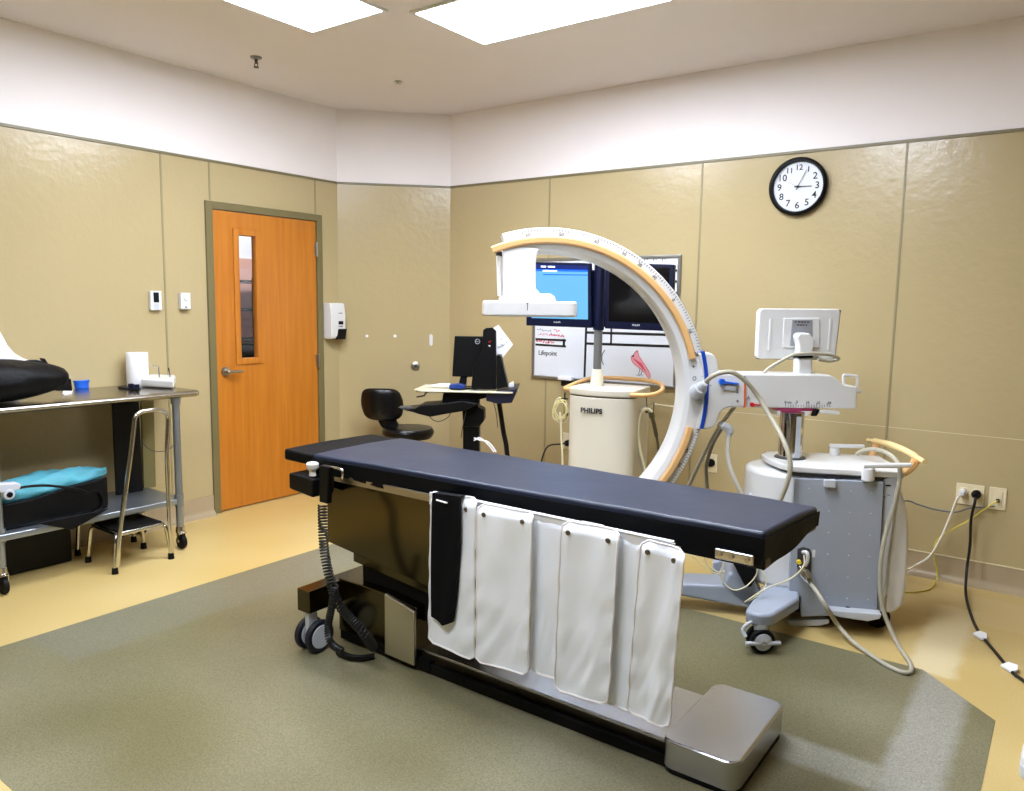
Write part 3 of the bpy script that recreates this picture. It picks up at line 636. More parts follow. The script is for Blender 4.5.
# step stool with handle
def stool(name, x, y0, y1, handle, label, xd=.30, black=False):
    s = thing(name, (x-.1, (y0+y1)/2, 0), label, 'step stool'); zt = .225; m = M_chrome
    ya, yb_ = y0+.02, y1-.02
    bm = bmnew(); bxx(bm, x-xd, x-.005, ya, yb_, zt-.024, zt-.001); 
    obj('platform_frame', bm, M_chrome if not black else M_steel, s, bevel=.006)
    bm = bmnew(); bxx(bm, x-xd+.012, x-.017, ya+.012, yb_-.012, zt-.001, zt+.006); obj('rubber_tread', bm, M_rub, s, bevel=.002)
    for yy, sy in ((ya, -1), (yb_, 1)):
        for xx, sx in ((x-.012, 1), (x-xd+.012, -1)):
            bm = bmnew(); tube(bm, [(xx-sx*.03, yy-sy*.012, zt-.014), (xx+sx*.002, yy+sy*.004, zt-.03), (xx+sx*.008, yy+sy*.014, .13), (xx+sx*.016, yy+sy*.024, .03)], .011); l = obj('leg', bm, m, s)
            bm = bmnew(); cyl(bm, (xx+sx*.016, yy+sy*.024, 0), (xx+sx*.016, yy+sy*.024, .035), .018, .015); obj('rubber_foot', bm, M_rub, l)
    if handle:
        bm = bmnew(); xx = x+.018
        P = [(xx-.003, -2.845, .04), (xx, -2.822, .25), (xx, -2.752, .62), (xx, -2.722, .80), (xx, -2.712, .86), (xx, -2.69, .883), (xx, -2.65, .893), (xx, -2.58, .891), (xx, -2.54, .875), (xx, -2.522, .85), (xx, -2.524, .78), (xx, -2.536, .60), (xx, -2.535, .25), (xx-.003, -2.525, .04)]
        tube(bm, P, .0125, n=12, smooth=5); obj('handrail', bm, m, s)
    return s
stool('step_stool', .03, -2.85, -2.53, True, 'chrome step stool with tall handrail and black tread before the steel table')
stool('step_stool', -.45, -2.83, -2.50, False, 'low black-topped step stool without handrail in shadow under the steel table', xd=.15, black=True)
# thin grey cord looping under the worktop
bm = bmnew(); tube(bm, [B(q, 'x', -.12) for q in ((141, 441), (150, 449.5), (162, 451.5), (172, 447), (177, 437))], .0025, n=6); tag(obj('thin_cable', bm, M_dgrey), 'thin grey cable looping under the right end of the steel table', 'cable')
bm = bmnew(); bxx(bm, -.60, -.36, -3.65, -2.90, .002, .26); tag(obj('dark_filler_box', bm, M_black, bevel=.01), 'long low black box added to fill the dark area under the steel table shelf', 'filler box')  # added box, fills the dark area under the shelf

# ------------------------------------------------------------------ operating table
TB = thing('operating_table', (2.35, -2.43, 0), 'mobile stainless operating table with dark navy pad in the middle of the room', 'operating table')
zt = .86
def padpoly(x0, x1, yn0, yn1, yf0, yf1, z0, z1, name, m, bev, sag=0, nx=24, ny=10, **k):
    bm = bmnew(); grid = {}
    for i in range(nx+1):
        s = i/nx; x = x0+(x1-x0)*s; a = yn0+(yn1-yn0)*s; b = yf0+(yf1-yf0)*s
        for j in range(ny+1):
            v = j/ny; y = a+(b-a)*v
            x = x0+(x1-x0)*s-(.042*(1-v)*max(0, s-.9)*10 if name == 'pad' else 0); w = .0035*noise.noise(Vector((x*5, y*6, 1)))+.004*math.sin(PI*v)
            grid[i, j, 1] = bm.verts.new((x, y, z1+w)); grid[i, j, 0] = bm.verts.new((x, y, z0+(sag(s) if sag else 0)))
    for i in range(nx):
        for j in range(ny):
            bm.faces.new((grid[i, j, 1], grid[i+1, j, 1], grid[i+1, j+1, 1], grid[i, j+1, 1])); bm.faces.new((grid[i, j, 0], grid[i, j+1, 0], grid[i+1, j+1, 0], grid[i+1, j, 0]))
    for i in range(nx):
        bm.faces.new((grid[i, 0, 0], grid[i+1, 0, 0], grid[i+1, 0, 1], grid[i, 0, 1])); bm.faces.new((grid[i, ny, 0], grid[i, ny, 1], grid[i+1, ny, 1], grid[i+1, ny, 0]))
    for j in range(ny):
        bm.faces.new((grid[0, j, 0], grid[0, j, 1], grid[0, j+1, 1], grid[0, j+1, 0])); bm.faces.new((grid[nx, j, 0], grid[nx, j+1, 0], grid[nx, j+1, 1], grid[nx, j, 1]))
    return obj(name, bm, m, TB, bevel=bev, seg=4, angle=60, **k)
pad = padpoly(1.592, 3.575, -2.742, -2.655, -2.205, -2.235, .775, zt, 'pad', M_pad, .012)
padpoly(1.385, 1.588, -2.735, -2.742, -2.20, -2.205, .805, .855, 'head_rest', M_padside, .010, nx=6)
# fitted sheet sagging over the sides of the pad
def skirt(s):
    return -.028*math.sin(PI*min(1, s*1.15))*min(1, max(0, (s-.25)*5))-.02*max(0, s-.8)/.2+.006*math.sin(19*s)
bm = bmnew()
def side(s, t_):
    x = 1.60+s*1.935; y = -2.746+(.087)*s; zz = .842-t_*(.842-.775-skirt(s)); y -= .004*math.sin(23*x)*t_+.003*math.sin(51*x)*t_+.004
    return Vector((x, y, zz)), Y_
sheet(bm, side, 60, 5, .004); obj('sheet_edge', bm, M_padside, pad, angle=60)
bm = bmnew()
def endf(s, t_):
    y = -2.664+s*.432; x = 3.538+.042*s+.004*math.sin(20*y)*t_; zz = .842-t_*(.10-.05*s+.004*math.sin(17*y))
    return Vector((x, y, zz)), -X_
sheet(bm, endf, 16, 5, .004); obj('sheet_edge', bm, M_padside, pad, angle=60)
bm = bmnew(); bxx(bm, 1.50, 3.54, -2.66, -2.25, .745, .778); obj('deck', bm, M_black, TB, bevel=.004)
# side rails
for y0, y1 in ((-2.735, -2.722), (-2.206, -2.193)):
    bm = bmnew(); bxx(bm, 1.72, 3.30, y0, y1, .757, .787)
    for x in (1.8, 2.1, 2.5, 2.9, 3.2): bxx(bm, x-.012, x+.012, min(abs(y0), 9)*-1 if y0 > -2.5 else y1, (y1 if y0 > -2.5 else -2.655), .760, .784) if y0 < -2.5 else bxx(bm, x-.012, x+.012, -2.25, y0, .760, .784)
    obj('side_rail', bm, M_steel, TB, bevel=.002)
bm = bmnew(); a, b = B((715, 552), 'y', -2.70), B((753.5, 561), 'y', -2.70); bxx(bm, a.x, b.x, -2.705, -2.690, .765, .797); br = obj('rail_bracket', bm, M_steelx, TB, bevel=.004)
for f in (.15, .45, .86):
    bm = bmnew(); x = a.x+(b.x-a.x)*f; cyl(bm, (x, -2.706, .781), (x, -2.710, .781), .007, n=12); obj('screw', bm, M_steel, br)
for i in range(4):   # raised rim, rounded pads along the side
    pass
# head block, knob, handle
bm = bmnew(); prism(bm, [(1.50, -2.80, .70), (1.66, -2.80, .685), (1.66, -2.80, .765), (1.50, -2.80, .772)], (0, .12, 0)); obj('head_block', bm, M_black, TB, bevel=.008)
c = B((312.5, 471), 'y', -2.77); bm = bmnew(); lathe(bm, [(.001, -.02), (.016, -.02), (.014, .0), (.022, .008), (.027, .016), (.027, .032), (.02, .038), (.001, .038)], c); obj('clamp_knob', bm, mat('worn_white_knob', (214, 210, 204), .35), TB)
bm = bmnew(); cyl(bm, c+Vector((-.04, 0, -.035)), c+Vector((.01, 0, -.035)), .016); obj('clamp_pin', bm, M_black, TB, bevel=.003)
bm = bmnew(); tube(bm, [B(q, 'y', -2.79) for q in ((322.5, 476), (322.5, 468.5), (326, 466.6), (338, 468.5), (342.5, 471), (342.5, 479))], .006, smooth=4); obj('release_handle', bm, M_chrome, TB)
# column shrouds
yb0 = -2.66
def nearpoly(name, Q, y, d, m, **k):
    bm = bmnew(); prism(bm, [B(q, 'y', y) for q in Q], (0, d, 0)); return obj(name, bm, m, TB, **k)
ush = bmnew(); prism(ush, [(1.585, yb0, .445), (2.24, yb0, .372), (2.24, yb0, .742), (1.585, yb0, .742)], (0, .44, 0)); obj('upper_shroud', ush, M_mirror, TB, bevel=.004)
bm = bmnew(); prism(bm, [(1.72, -2.63, .375), (2.20, -2.63, .33), (2.20, -2.63, .46), (1.72, -2.63, .46)], (0, .38, 0)); obj('middle_shroud', bm, M_mirror, TB, bevel=.003)
bm = bmnew(); bxx(bm, 1.76, 2.18, -2.61, -2.27, .20, .44); obj('lower_column', bm, M_rub, TB)
bm = bmnew(); prism(bm, [(1.655, yb0, .05), (2.13, yb0, .05), (2.13, yb0, .272), (1.96, yb0, .292), (1.655, yb0, .292)], (0, .45, 0)); obj('base_housing', bm, M_mirror, TB, bevel=.005)
bm = bmnew(); prism(bm, [(1.965, yb0-.004, .035), (2.135, yb0-.004, .03), (2.135, yb0-.004, .262), (1.965, yb0-.004, .300)], (0, -.016, 0)); obj('pedal_cover', bm, mat('satin_steel_cover', (200, 192, 168), .35, .9), TB, bevel=.004)
bm = bmnew(); bxx(bm, 1.66, 2.20, -2.655, -2.22, .012, .055); obj('black_plinth', bm, M_rub, TB)
bm = bmnew(); bxx(bm, 1.595, 1.675, -2.84, -2.02, .185, .285); obj('wheel_crossbar', bm, M_mirror, TB, bevel=.004)
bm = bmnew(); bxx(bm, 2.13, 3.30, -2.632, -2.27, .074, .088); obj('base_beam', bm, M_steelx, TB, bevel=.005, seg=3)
bm = bmnew(); bxx(bm, 2.13, 3.28, -2.628, -2.28, .045, .074); obj('beam_side', bm, mat('dark_reflection_steel', (44, 34, 20), .3, .4), TB)  # steel side coloured dark brown to stand in for its dim floor reflection
bm = bmnew(); bxx(bm, 2.13, 3.28, -2.650, -2.27, .002, .045); obj('black_skid', bm, M_rub, TB, bevel=.004)  # black base skirt, widened to stand in for the table's floor shadow too
# foot end housing
bm = bmnew(); fx0, fx1, fy0, fy1 = 3.236, 3.497, -2.678, -2.195
P = [((fx0+fx1)/2+x, (fy0+fy1)/2+y) for x, y in rrect(fx1-fx0, fy1-fy0, .045, 6)]
pr2(bm, P, .018, .118); ft = obj('foot_housing', bm, M_steelx, TB, bevel=.010, seg=4)
bm = bmnew(); P = [((fx0+fx1)/2+x*.97, (fy0+fy1)/2+y*.97) for x, y in rrect(fx1-fx0, fy1-fy0, .045, 6)]; pr2(bm, P, .002, .02); obj('black_skid', bm, M_rub, TB)
# casters of the head end
for yy in (-2.80, -2.06):
    bm = bmnew(); bxx(bm, 1.630, 1.656, yy-.02, yy+.02, .10, .19); prism(bm, [(1.628, yy-.028, .19), (1.658, yy-.028, .19), (1.654, yy-.034, .09), (1.634, yy-.03, .07)], (0, .02, 0)); cs = obj('caster', bm, M_greyp, TB, bevel=.004)
    for xx in (1.608, 1.678):
        bm = bmnew(); cyl(bm, (xx-.014, yy+.01, .073), (xx+.014, yy+.01, .073), .072, n=32); obj('wheel', bm, mat('navy_tyre', (16, 20, 34), .5), cs, bevel=.008)
        bm = bmnew(); cyl(bm, (xx-.016, yy+.01, .073), (xx+.0165, yy+.01, .073), .052, n=32); obj('wheel_disc', bm, M_greyp, cs, bevel=.004)
# hand control coil
def helix(bm, P, r, pitch, tr):
    P = catmull(P, 10); L_ = [0]
    for a, b in zip(P, P[1:]): L_.append(L_[-1]+(b-a).length)
    n = int(L_[-1]/pitch*10); out = []; j = 0; nrm = None
    for i in range(n+1):
        s = L_[-1]*i/n
        while j < len(P)-2 and L_[j+1] < s: j += 1
        f = (s-L_[j])/max(1e-6, L_[j+1]-L_[j]); p = P[j].lerp(P[j+1], f); tn = (P[j+1]-P[j]).normalized()
        nrm = tn.orthogonal().normalized() if nrm is None else (nrm-tn*nrm.dot(tn)).normalized()
        b = tn.cross(nrm); a = 2*PI*i/10; out.append(p+nrm*math.cos(a)*r+b*math.sin(a)*r)
    tube(bm, out, tr, n=6, smooth=0)
yk = -2.86
bm = bmnew(); helix(bm, [B((322.5, 505), 'y', -2.83)]+[B(q, 'y', yk) for q in ((323, 530), (325, 555), (331, 583), (338, 603), (350, 618), (363, 632))]+[B((374, 648), 'y', -2.80)], .017, .0125, .0042)
cc_ = obj('coiled_cord', bm, M_cablek, TB)
bm = bmnew(); helix(bm, [B(q, 'y', -2.90) for q in ((335, 585), (332, 605), (328, 628), (331, 643), (342, 651))], .013, .010, .0036); obj('return_coil', bm, M_cablek, cc_)
bm = bmnew(); p = B((322, 503), 'y', -2.81); prism(bm, [p+Vector((-.02, 0, 0)), p+Vector((.03, 0, 0)), p+Vector((.045, 0, .16)), p+Vector((-.015, 0, .16))], (0, .03, 0)); obj('cord_grip', bm, M_black, cc_, bevel=.006)
bm = bmnew(); tube(bm, [B(q, 'z', .016) for q in ((338, 652), (350, 657), (362, 658), (374, 656))], .014, n=8); obj('hand_control', bm, M_black, cc_)

# ------------------------------------------------------------------ lead curtain on the near rail
LC = thing('lead_curtain', (2.8, -2.78, .20), 'row of white lead curtain flaps with snaps hung along the near table rail', 'radiation curtain')
yr = -2.748
bm = bmnew(); bxx(bm, 2.28, 3.29, yr, yr+.008, .752, .800); obj('mounting_strip', bm, M_white, LC, bevel=.002)
bm = bmnew(); bxx(bm, 2.30, 3.285, yr-.004, yr+.012, .800, .806); obj('top_flap', bm, M_lead, LC, bevel=.002)
def flap(tl, tr, bl, br, y, seed, amp=.006, snaps=((.15, .055), (.85, .055)), fold=False, dark=0):
    a, b, c, d = [B(q, 'y', y) for q in (tl, tr, bl, br)]
    Wd = (b-a).length; Ht = (a-c).length; R_ = .022; rnd = random.Random(seed); ph = [rnd.uniform(0, 6) for _ in range(6)]
    def fn(s, t_, off=0):
        dx = t_*Ht if t_ < .5 else (1-t_)*Ht; ins = 0
        if dx < R_: ins = R_-math.sqrt(max(0, R_*R_-(R_-dx)**2))
        s2 = (ins/Wd)+s*(1-2*ins/Wd)
        top = a.lerp(b, s2); bot = c.lerp(d, s2); p = top.lerp(bot, t_)
        e = math.sin(PI*s2)
        ef = (.2+.8*e**.7)*(1-.75*t_**10)
        w = amp*ef*(.9*math.sin(2*PI*s2*1.1+ph[0]+t_*1.5)*t_**.6 + .8*noise.noise(Vector((s2*2.2+seed, t_*3.5, seed)))
                 + (t_**2)*1.0*noise.noise(Vector((s2*3.5, t_*8+s2*5, seed*2))))
        ridge = math.sin(t_*34+ph[1]+s2*5)*abs(s2-.5)*2; w += amp*.35*ridge*max(0, abs(s2-.5)*2-.35)*(.3+t_)
        w += .5*amp*math.exp(-((s2-.15)/.06)**2-((t_-.07)/.05)**2)+.5*amp*math.exp(-((s2-.85)/.06)**2-((t_-.07)/.05)**2)
        p.y += -w - off
        if t_ < .05: p.y += (.05-t_)/.05*.018*1; 
        return p
    bm = bmnew(); sheet(bm, lambda s, t_: (fn(s, t_), Y_), 26, 64, .004); fl = obj('curtain_flap', bm, M_lead, LC, angle=80)
    bm = bmnew(); N_ = 40; loop = [fn(0.0, i/N_, .001) for i in range(N_+1)]+[fn(i/14, 1, .001) for i in range(1, 14)]+[fn(1, 1-i/N_, .001) for i in range(N_+1)]+[fn(1-i/14, 0, .001) for i in range(1, 14)]
    tube(bm, loop, .0034, n=6, closed=True, smooth=0); obj('piping', bm, M_pipe, fl)
    for (s, t_) in snaps:
        p = fn(s, t_); bm = bmnew(); lathe(bm, [(.001, 0), (.0088, 0), (.0085, .003), (.006, .0045), (.004, .003), (.001, .003)], p+Vector((0, -.0005, 0)), n=16, M=Mc); obj('snap', bm, M_snap, fl)
flap((533, 513.5), (566, 522), (531, 671), (560, 680.5), -2.752, 5, .006, snaps=())
flap((608, 528), (645, 541), (600, 699), (632, 713), -2.752, 6, .006, snaps=())
flap((431.5, 494), (475.5, 499), (429, 641), (474.5, 661), -2.775, 1, .010, snaps=((.80, .07),))
flap((477, 504), (532, 514), (476.5, 661), (528, 675.5), -2.784, 2, .011)
flap((561.5, 521), (618.5, 532), (554.5, 690), (608, 705), -2.784, 3, .012)
flap((641, 539), (684.5, 553), (627, 712), (669, 729), -2.780, 4, .012, snaps=((.20, .055), (.78, .06)))
bm = bmnew(); a = B((582, 519.5), 'y', -2.755); b = B((604, 524), 'y', -2.755); bxx(bm, a.x, b.x, -2.758, -2.754, .795, .814); lb = obj('paper_label', bm, M_paper, LC, label='small white paper tag tucked above the flaps')
merge_bm = marks_bm(((a.x+b.x)/2, -2.7582, .805), (1, 0, 0), (0, 0, 1), .07, .007, 8); obj('lettering', merge_bm, M_ink, lb, smooth=False)
# dark drape over the left end of the rail
bm = bmnew()
a, b, c, d = [B(q, 'y', -2.790) for q in ((432, 496), (459.5, 500), (431, 615), (452, 620))]
def dr_(s, t_):
    if t_ < .12: k_ = t_/.12; p = a.lerp(b, s); p.z += .016*math.sin(k_*PI/2)-.016+.012; p.y += .075*(1-k_); return p, Y_
    k_ = (t_-.12)/.88; tip = 1.0 if s > .0 else 1.0; dz = (1-abs(s-.55)*1.5)*.032*k_**3
    p = a.lerp(b, s).lerp(c.lerp(d, s), k_); p.x += .02*s*math.sin(PI*k_)*.8; p.z -= dz*1.0; p.y -= .004*math.sin(7*s+3*k_); return p, Y_
sheet(bm, dr_, 12, 34, .010); dp = obj('black_drape', bm, mat('black_drape_cloth', (4, 5, 11), .7, spec=.15)); tag(dp, 'black padded strap draped over the rail beside the leftmost white flap', 'strap')
bm = bmnew(); pa, pb = B((436.5, 500), 'y', -2.797), B((447, 503), 'y', -2.797); tube(bm, [pa, pb], .0032, smooth=0, n=6); obj('white_tag', bm, M_paper, dp)

# ------------------------------------------------------------------ C-arm
th = math.radians(40); U = Vector((math.cos(th), math.sin(th), 0)); Nn = Vector((-math.sin(th), math.cos(th), 0)); P0 = Vector((2.179, -1.757, 1.148))
def VC(q, t_=0): return V(q, P0+Nn*t_, Nn)
def CP(s, z, t_=0): return Vector((P0.x, P0.y, 0))+U*s+Nn*t_+Z_*z
CS, CZ, RO = -.022, 1.092, .792
O = Vector((3.215, -1.22, 0)); t2 = math.radians(24); U2 = Vector((math.cos(t2), math.sin(t2), 0)); N2 = Vector((-math.sin(t2), math.cos(t2), 0))
def BP(a, b, z): return O+U2*a+N2*b+Z_*z
def VB(q, t_=0): return V(q, O+N2*t_, N2)
CA = thing('c_arm_xray_machine', BP(.15, .25, 0), 'large white mobile x-ray machine with curved arm and tan bumper strips behind the operating table', 'x-ray machine')
def arcsweep(bm, prof, a0, a1, n):
    rings = []
    for i in range(n+1):
        a = math.radians(a0+(a1-a0)*i/n); rings.append([bm.verts.new(CP(CS+r*math.cos(a), CZ+r*math.sin(a), t_)) for r, t_ in prof])
    m = len(prof)
    for x, y in zip(rings, rings[1:]):
        for j in range(m): bm.faces.new((x[j], x[(j+1) % m], y[(j+1) % m], y[j]))
    bm.faces.new(rings[0][::-1]); bm.faces.new(rings[-1])
TW = .17
bm = bmnew(); arcsweep(bm, [(RO, .006), (RO, TW-.006), (RO-.006, TW), (RO-.082, TW), (RO-.104, TW-.012), (RO-.120, TW-.045), (RO-.120, .045), (RO-.104, .012), (RO-.082, 0), (RO-.006, 0)], 106.8, -112, 110)
arc = obj('curved_arm', bm, M_white, CA, angle=28)
def tick(bm, deg, r0, r1, w):
    a = math.radians(deg); c = Vector((math.cos(a), math.sin(a))); p = Vector((-c.y, c.x)); q = [(c*r0-p*w), (c*r0+p*w), (c*r1+p*w), (c*r1-p*w)]
    prism(bm, [CP(CS+v.x, CZ+v.y, -.0002) for v in q], Nn*-.0008)
bm = bmnew()
for i in range(0, 130):
    dg = 100-i*1.1
    if 4 < dg < -16: continue
    tick(bm, dg, RO-.017 if i % 5 else RO-.022, RO-.006, .0011)
for dg, s in ((98, '60'), (86, '50'), (73, '40'), (62, '30'), (55, '20'), (48, '10'), (37, '0'), (24, '10'), (15, '20'), (2.5, '30'), (-22, '40'), (-28, '50')):
    a = math.radians(dg); merge(bm, text_bm(s, .024, CP(CS+(RO-.031)*math.cos(a), CZ+(RO-.031)*math.sin(a), -.001), (U*math.sin(a)-Z_*math.cos(a)), (U*math.cos(a)+Z_*math.sin(a))))
obj('angle_scale', bm, M_ink, arc, smooth=False)
bm = bmnew()
for q in ((693.5, 366.5),):
    c = VC(q, -.001); tube(bm, [c-U*.008, c+U*.008], .0016, n=5, smooth=0); tube(bm, [c-Z_*.008, c+Z_*.008], .0016, n=5, smooth=0)
c = VC((694.5, 378.5), -.001); tube(bm, [c+U*math.cos(k_)*.008+Z_*math.sin(k_)*.010 for k_ in (0, 1.2, 2.4, 3.6, 4.8)], .0018, n=5, closed=True, smooth=3); obj('cross_marks', bm, M_inkg, arc)
# bumpers
def bump(a0, a1, extra=None, name='bumper_strip', m=M_tan):
    bm = bmnew(); r0, r1 = RO-.074, RO-.042; n = 50; rings = []
    pts = []
    if extra: pts += [(extra, None)]
    for i in range(n+1):
        a = math.radians(a0+(a1-a0)*i/n); pts.append((a, 1))
    prof = [(r0, -.001), (r1, -.001), (r1+.002, -.012), (r1-.004, -.022), (r0+.004, -.022), (r0-.002, -.012)]
    for a, f in pts:
        if f is None:
            q = VC(a, 0); ring = []
            for r, t_ in prof: k_ = (r-(r0+r1)/2); ring.append(bm.verts.new(q+Z_*k_*.95-U*k_*.25+Nn*t_))
            rings.append(ring); continue
        rings.append([bm.verts.new(CP(CS+r*math.cos(a), CZ+r*math.sin(a), t_)) for r, t_ in prof])
    for x, y in zip(rings, rings[1:]):
        for j in range(6): bm.faces.new((x[j], x[(j+1) % 6], y[(j+1) % 6], y[j]))
    bm.faces.new(rings[0][::-1]); bm.faces.new(rings[-1]); obj(name, bm, m, CA, bevel=.003, label='tan bumper strip')
bump(112.2, 13.6); bump(-13, -75)
bm = bmnew(); arcsweep(bm, [(RO-.066, TW+.002), (RO-.034, TW+.002), (RO-.034, TW+.02), (RO-.066, TW+.02)], 108, 12, 50); obj('bumper_strip', bm, M_tan, CA, label='tan bumper strip')
# detector
def cprism(name, Q, t0, t1, m, parent=CA, **k):
    bm = bmnew(); prism(bm, [VC(q, t0) for q in Q], Nn*(t1-t0)); return obj(name, bm, m, parent, **k)
dh = cprism('detector_column', [(502.5, 247), (503, 299), (541, 297), (539, 291), (536, 289), (536, 262), (537, 253), (540, 249), (520, 246)], -.004, .16, M_white, bevel=.010, seg=4)
bm = bmnew(); prism(bm, [VC(q, -.06) for q in ((501, 297), (508, 293), (550, 293.5), (556, 297), (556, 303), (501, 303))], Nn*.27); obj('detector_shoulder', bm, M_white, CA, bevel=.010, seg=3)
a, b = VC((481.5, 301), 0), VC((576, 316), 0); ca = VC((529, 308), .075); wd = .445; hh = .074; ca.z -= .003; ca -= U*.004
bm = bmnew(); P = rrect(wd, .36, .05, 6); prism(bm, [Vector((ca.x, ca.y, 0))+U*x+Nn*y+Z_*(ca.z-hh/2) for x, y in P], Z_*hh); dp_ = obj('flat_detector', bm, M_white, CA, bevel=.012, seg=4)
bm = bmnew(); c = VC((527.5, 306.5), -.1075); prism(bm, [c-Z_*.018-U*.0015, c-Z_*.018+U*.0015, c+Z_*.012+U*.0015, c+Z_*.012-U*.0015], Nn*-.001); prism(bm, [c+Z_*.012-U*.006, c+Z_*.012+U*.006, c+Z_*.018], Nn*-.001); obj('arrow_mark', bm, M_ink, dp_)
cprism('grip_handle', [(496.5, 254), (500.5, 255), (501.5, 296), (498, 296)], .03, .10, M_white, bevel=.005); cprism('grip_mount', [(496, 251), (502, 251), (503, 256), (496.5, 256)], .03, .10, M_dgrey, bevel=.003)
# x-ray tube at the lower end of the arc
bm = bmnew(); a_ = math.radians(-106); c = CP(CS+.60*math.cos(a_), CZ+.60*math.sin(a_)+.02, TW/2)
prism(bm, [c+U*x+Nn*y-Z_*.08 for x, y in rrect(.30, .26, .06, 5)], Z_*.13); obj('xray_tube_housing', bm, M_white, CA, bevel=.02, seg=3)
# carriage
car = cprism('arc_carriage', [(699, 353), (709, 352.5), (714.5, 354.5), (717.5, 360), (719, 371), (724, 373.5), (747, 374), (747, 408), (731, 407.5), (724, 409.5), (720, 414), (717, 424), (713, 428), (708, 429), (697, 430), (704, 400), (704, 375)], -.02, TW+.02, M_white, bevel=.012, seg=4)
bm = bmnew(); arcsweep(bm, [(RO-.014, -.026), (RO+.004, -.026), (RO+.004, TW+.026), (RO-.014, TW+.026)], 15.6, -12.6, 24); obj('blue_band', bm, M_blueband, CA)
c = VC((721.2, 381.5), -.021); bm = bmnew(); cyl(bm, c, c+Nn*-.02, .015); c1_ = VC((738, 383.8), -.021); prism(bm, [c-Z_*.005, c+Z_*.005, c1_+Z_*.004, c1_-Z_*.004], Nn*-.016); obj('blue_lever', bm, M_blue, CA)
cprism('lever_recess', [(719, 384), (736, 386), (736, 390.5), (724, 390)], -.030, -.018, M_greyp, bevel=.003)
am = cprism('horizontal_arm', [(745, 374.2), (830, 375), (836.5, 378), (841, 382.8), (846, 385.5), (857.5, 386.5), (856.5, 409), (745, 407.6)], -.012, TW+.01, M_white, bevel=.008, seg=3)
bm = bmnew(); tube(bm, [VC(q, .05) for q in ((844, 385), (843.5, 376.5), (846, 375.2), (855, 376), (857.3, 378), (857, 387))], .008, n=8, smooth=4); obj('arm_end_handle', bm, M_white, CA)
bm = bmnew(); c = VC((858.5, 391), .06); cyl(bm, c-U*.02, c+U*.012, .012); obj('end_knob', bm, M_white, CA, bevel=.003)
cprism('orange_band', [(744.3, 383.5), (746, 383.5), (745.6, 408), (743.9, 408)], -.0235, -.010, M_orange)
c = VC((751.8, 404.6), -.0125); bm = bmnew(); cyl(bm, c, c+Nn*-.008, .011); c1_ = VC((762.5, 405), -.0125); prism(bm, [c-Z_*.003, c+Z_*.003, c1_+Z_*.003, c1_-Z_*.003], Nn*-.005); obj('red_pointer', bm, M_red, CA)
bm = bmnew()
for i in range(18):
    q = (785.5+i*2.6, 407-(2.2 if i % 4 else 4.2)); a = VC(q, -.0125); b = VC((785.5+i*2.6, 407), -.0125); prism(bm, [a-U*.0012, a+U*.0012, b+U*.0012, b-U*.0012], Nn*-.0008)
for q, s in (((788, 402.3), '0 cm'), ((797, 402), '5'), ((807.5, 402.5), '10'), ((818.5, 402.8), '15'), ((829.5, 403), '20')): merge(bm, text_bm(s, .018, VC(q, -.013), U, Z_))
for q, s in (((744.5, 377.5), '+'), ((737.5, 401.2), '+'), ((737.3, 391.5), '2'), ((710.5, 385), '-'), ((748.5, 398), 'A')): merge(bm, text_bm(s, .024, VC(q, -.0225), U, Z_, bold=.0006))
obj('arm_scale', bm, M_inkg, am, smooth=False)
cprism('magenta_band', [(777.5, 407.5), (817, 408.5), (811, 411.5), (777.5, 411.2)], .0, .15, M_pink); lp = cprism('swivel_plate', [(777.5, 411), (811, 411.3), (808, 416), (777.5, 415.4)], -.005, .155, M_white, bevel=.003)
cprism('black_toggle', [(816, 409.5), (820, 409.5), (817, 416.3), (812.5, 416.3)], -.02, .01, M_black, bevel=.003); cprism('lock_bar', [(820, 410), (840, 411.5), (840, 414.8), (820, 413.5)], -.02, .02, M_white, bevel=.003)
# column
cc1 = BP(-.005, .215, 0); c0x, c0y = cc1.x, cc1.y
bm = bmnew(); cyl(bm, (c0x, c0y, .76), (c0x, c0y, 1.01), .057, n=48); obj('lift_column', bm, M_chrome, CA)
f_ = -Nn; bm = bmnew(); c = Vector((c0x, c0y, 0))+f_*.0565+U*.010; prism(bm, [c-U*.012+Z_*.79, c+U*.012+Z_*.79, c+U*.012+Z_*.995, c-U*.012+Z_*.995], f_*.002); cs_ = obj('column_scale', bm, mat('pale_scale', (205, 212, 222), .3, .3), CA)
bm = bmnew(); lathe(bm, [(.062, 0), (.075, 0), (.072, .006), (.062, .006)], (c0x, c0y, .782), n=40); obj('column_collar', bm, M_dgrey, CA)
# console tablet on the neck
tp = TW/2+.03
cprism('console_neck', [(798.5, 357.5), (813, 357.5), (813, 376), (798, 376)], .05, .12, M_white, bevel=.012, seg=4)
cprism('console_pivot', [(797, 336), (800, 333), (810, 333), (815.5, 341), (813, 352), (814, 358), (798, 358), (799.5, 347)], .055, .115, M_white, bevel=.010, seg=4)
cprism('pivot_shadow_ring', [(798, 355.8), (813, 355.5), (813, 358), (798, 358)], .045, .118, M_black)
tb = cprism('console_display', [(759.5, 312), (761.5, 309), (764, 308.5), (838, 309), (840.5, 311), (840.3, 315), (835.5, 357), (833, 359.3), (760, 358.8), (757.3, 356)], .12, .165, M_white, bevel=.006, seg=3)
cprism('screen', [(758.5, 309), (841, 310), (835, 360), (757, 359)], .166, .178, M_black, parent=tb)
bk = cprism('rear_panel', [(784, 318), (820, 318), (820, 348), (783, 348)], .112, .121, M_white, parent=tb, bevel=.004)
cprism('ventilation_rib', [(770, 319), (772.5, 319), (771, 350), (768, 350)], .116, .121, M_white, parent=tb, bevel=.002); cprism('ventilation_rib', [(830, 319), (832.5, 319), (830, 350), (827.5, 350)], .116, .121, M_white, parent=tb, bevel=.002)
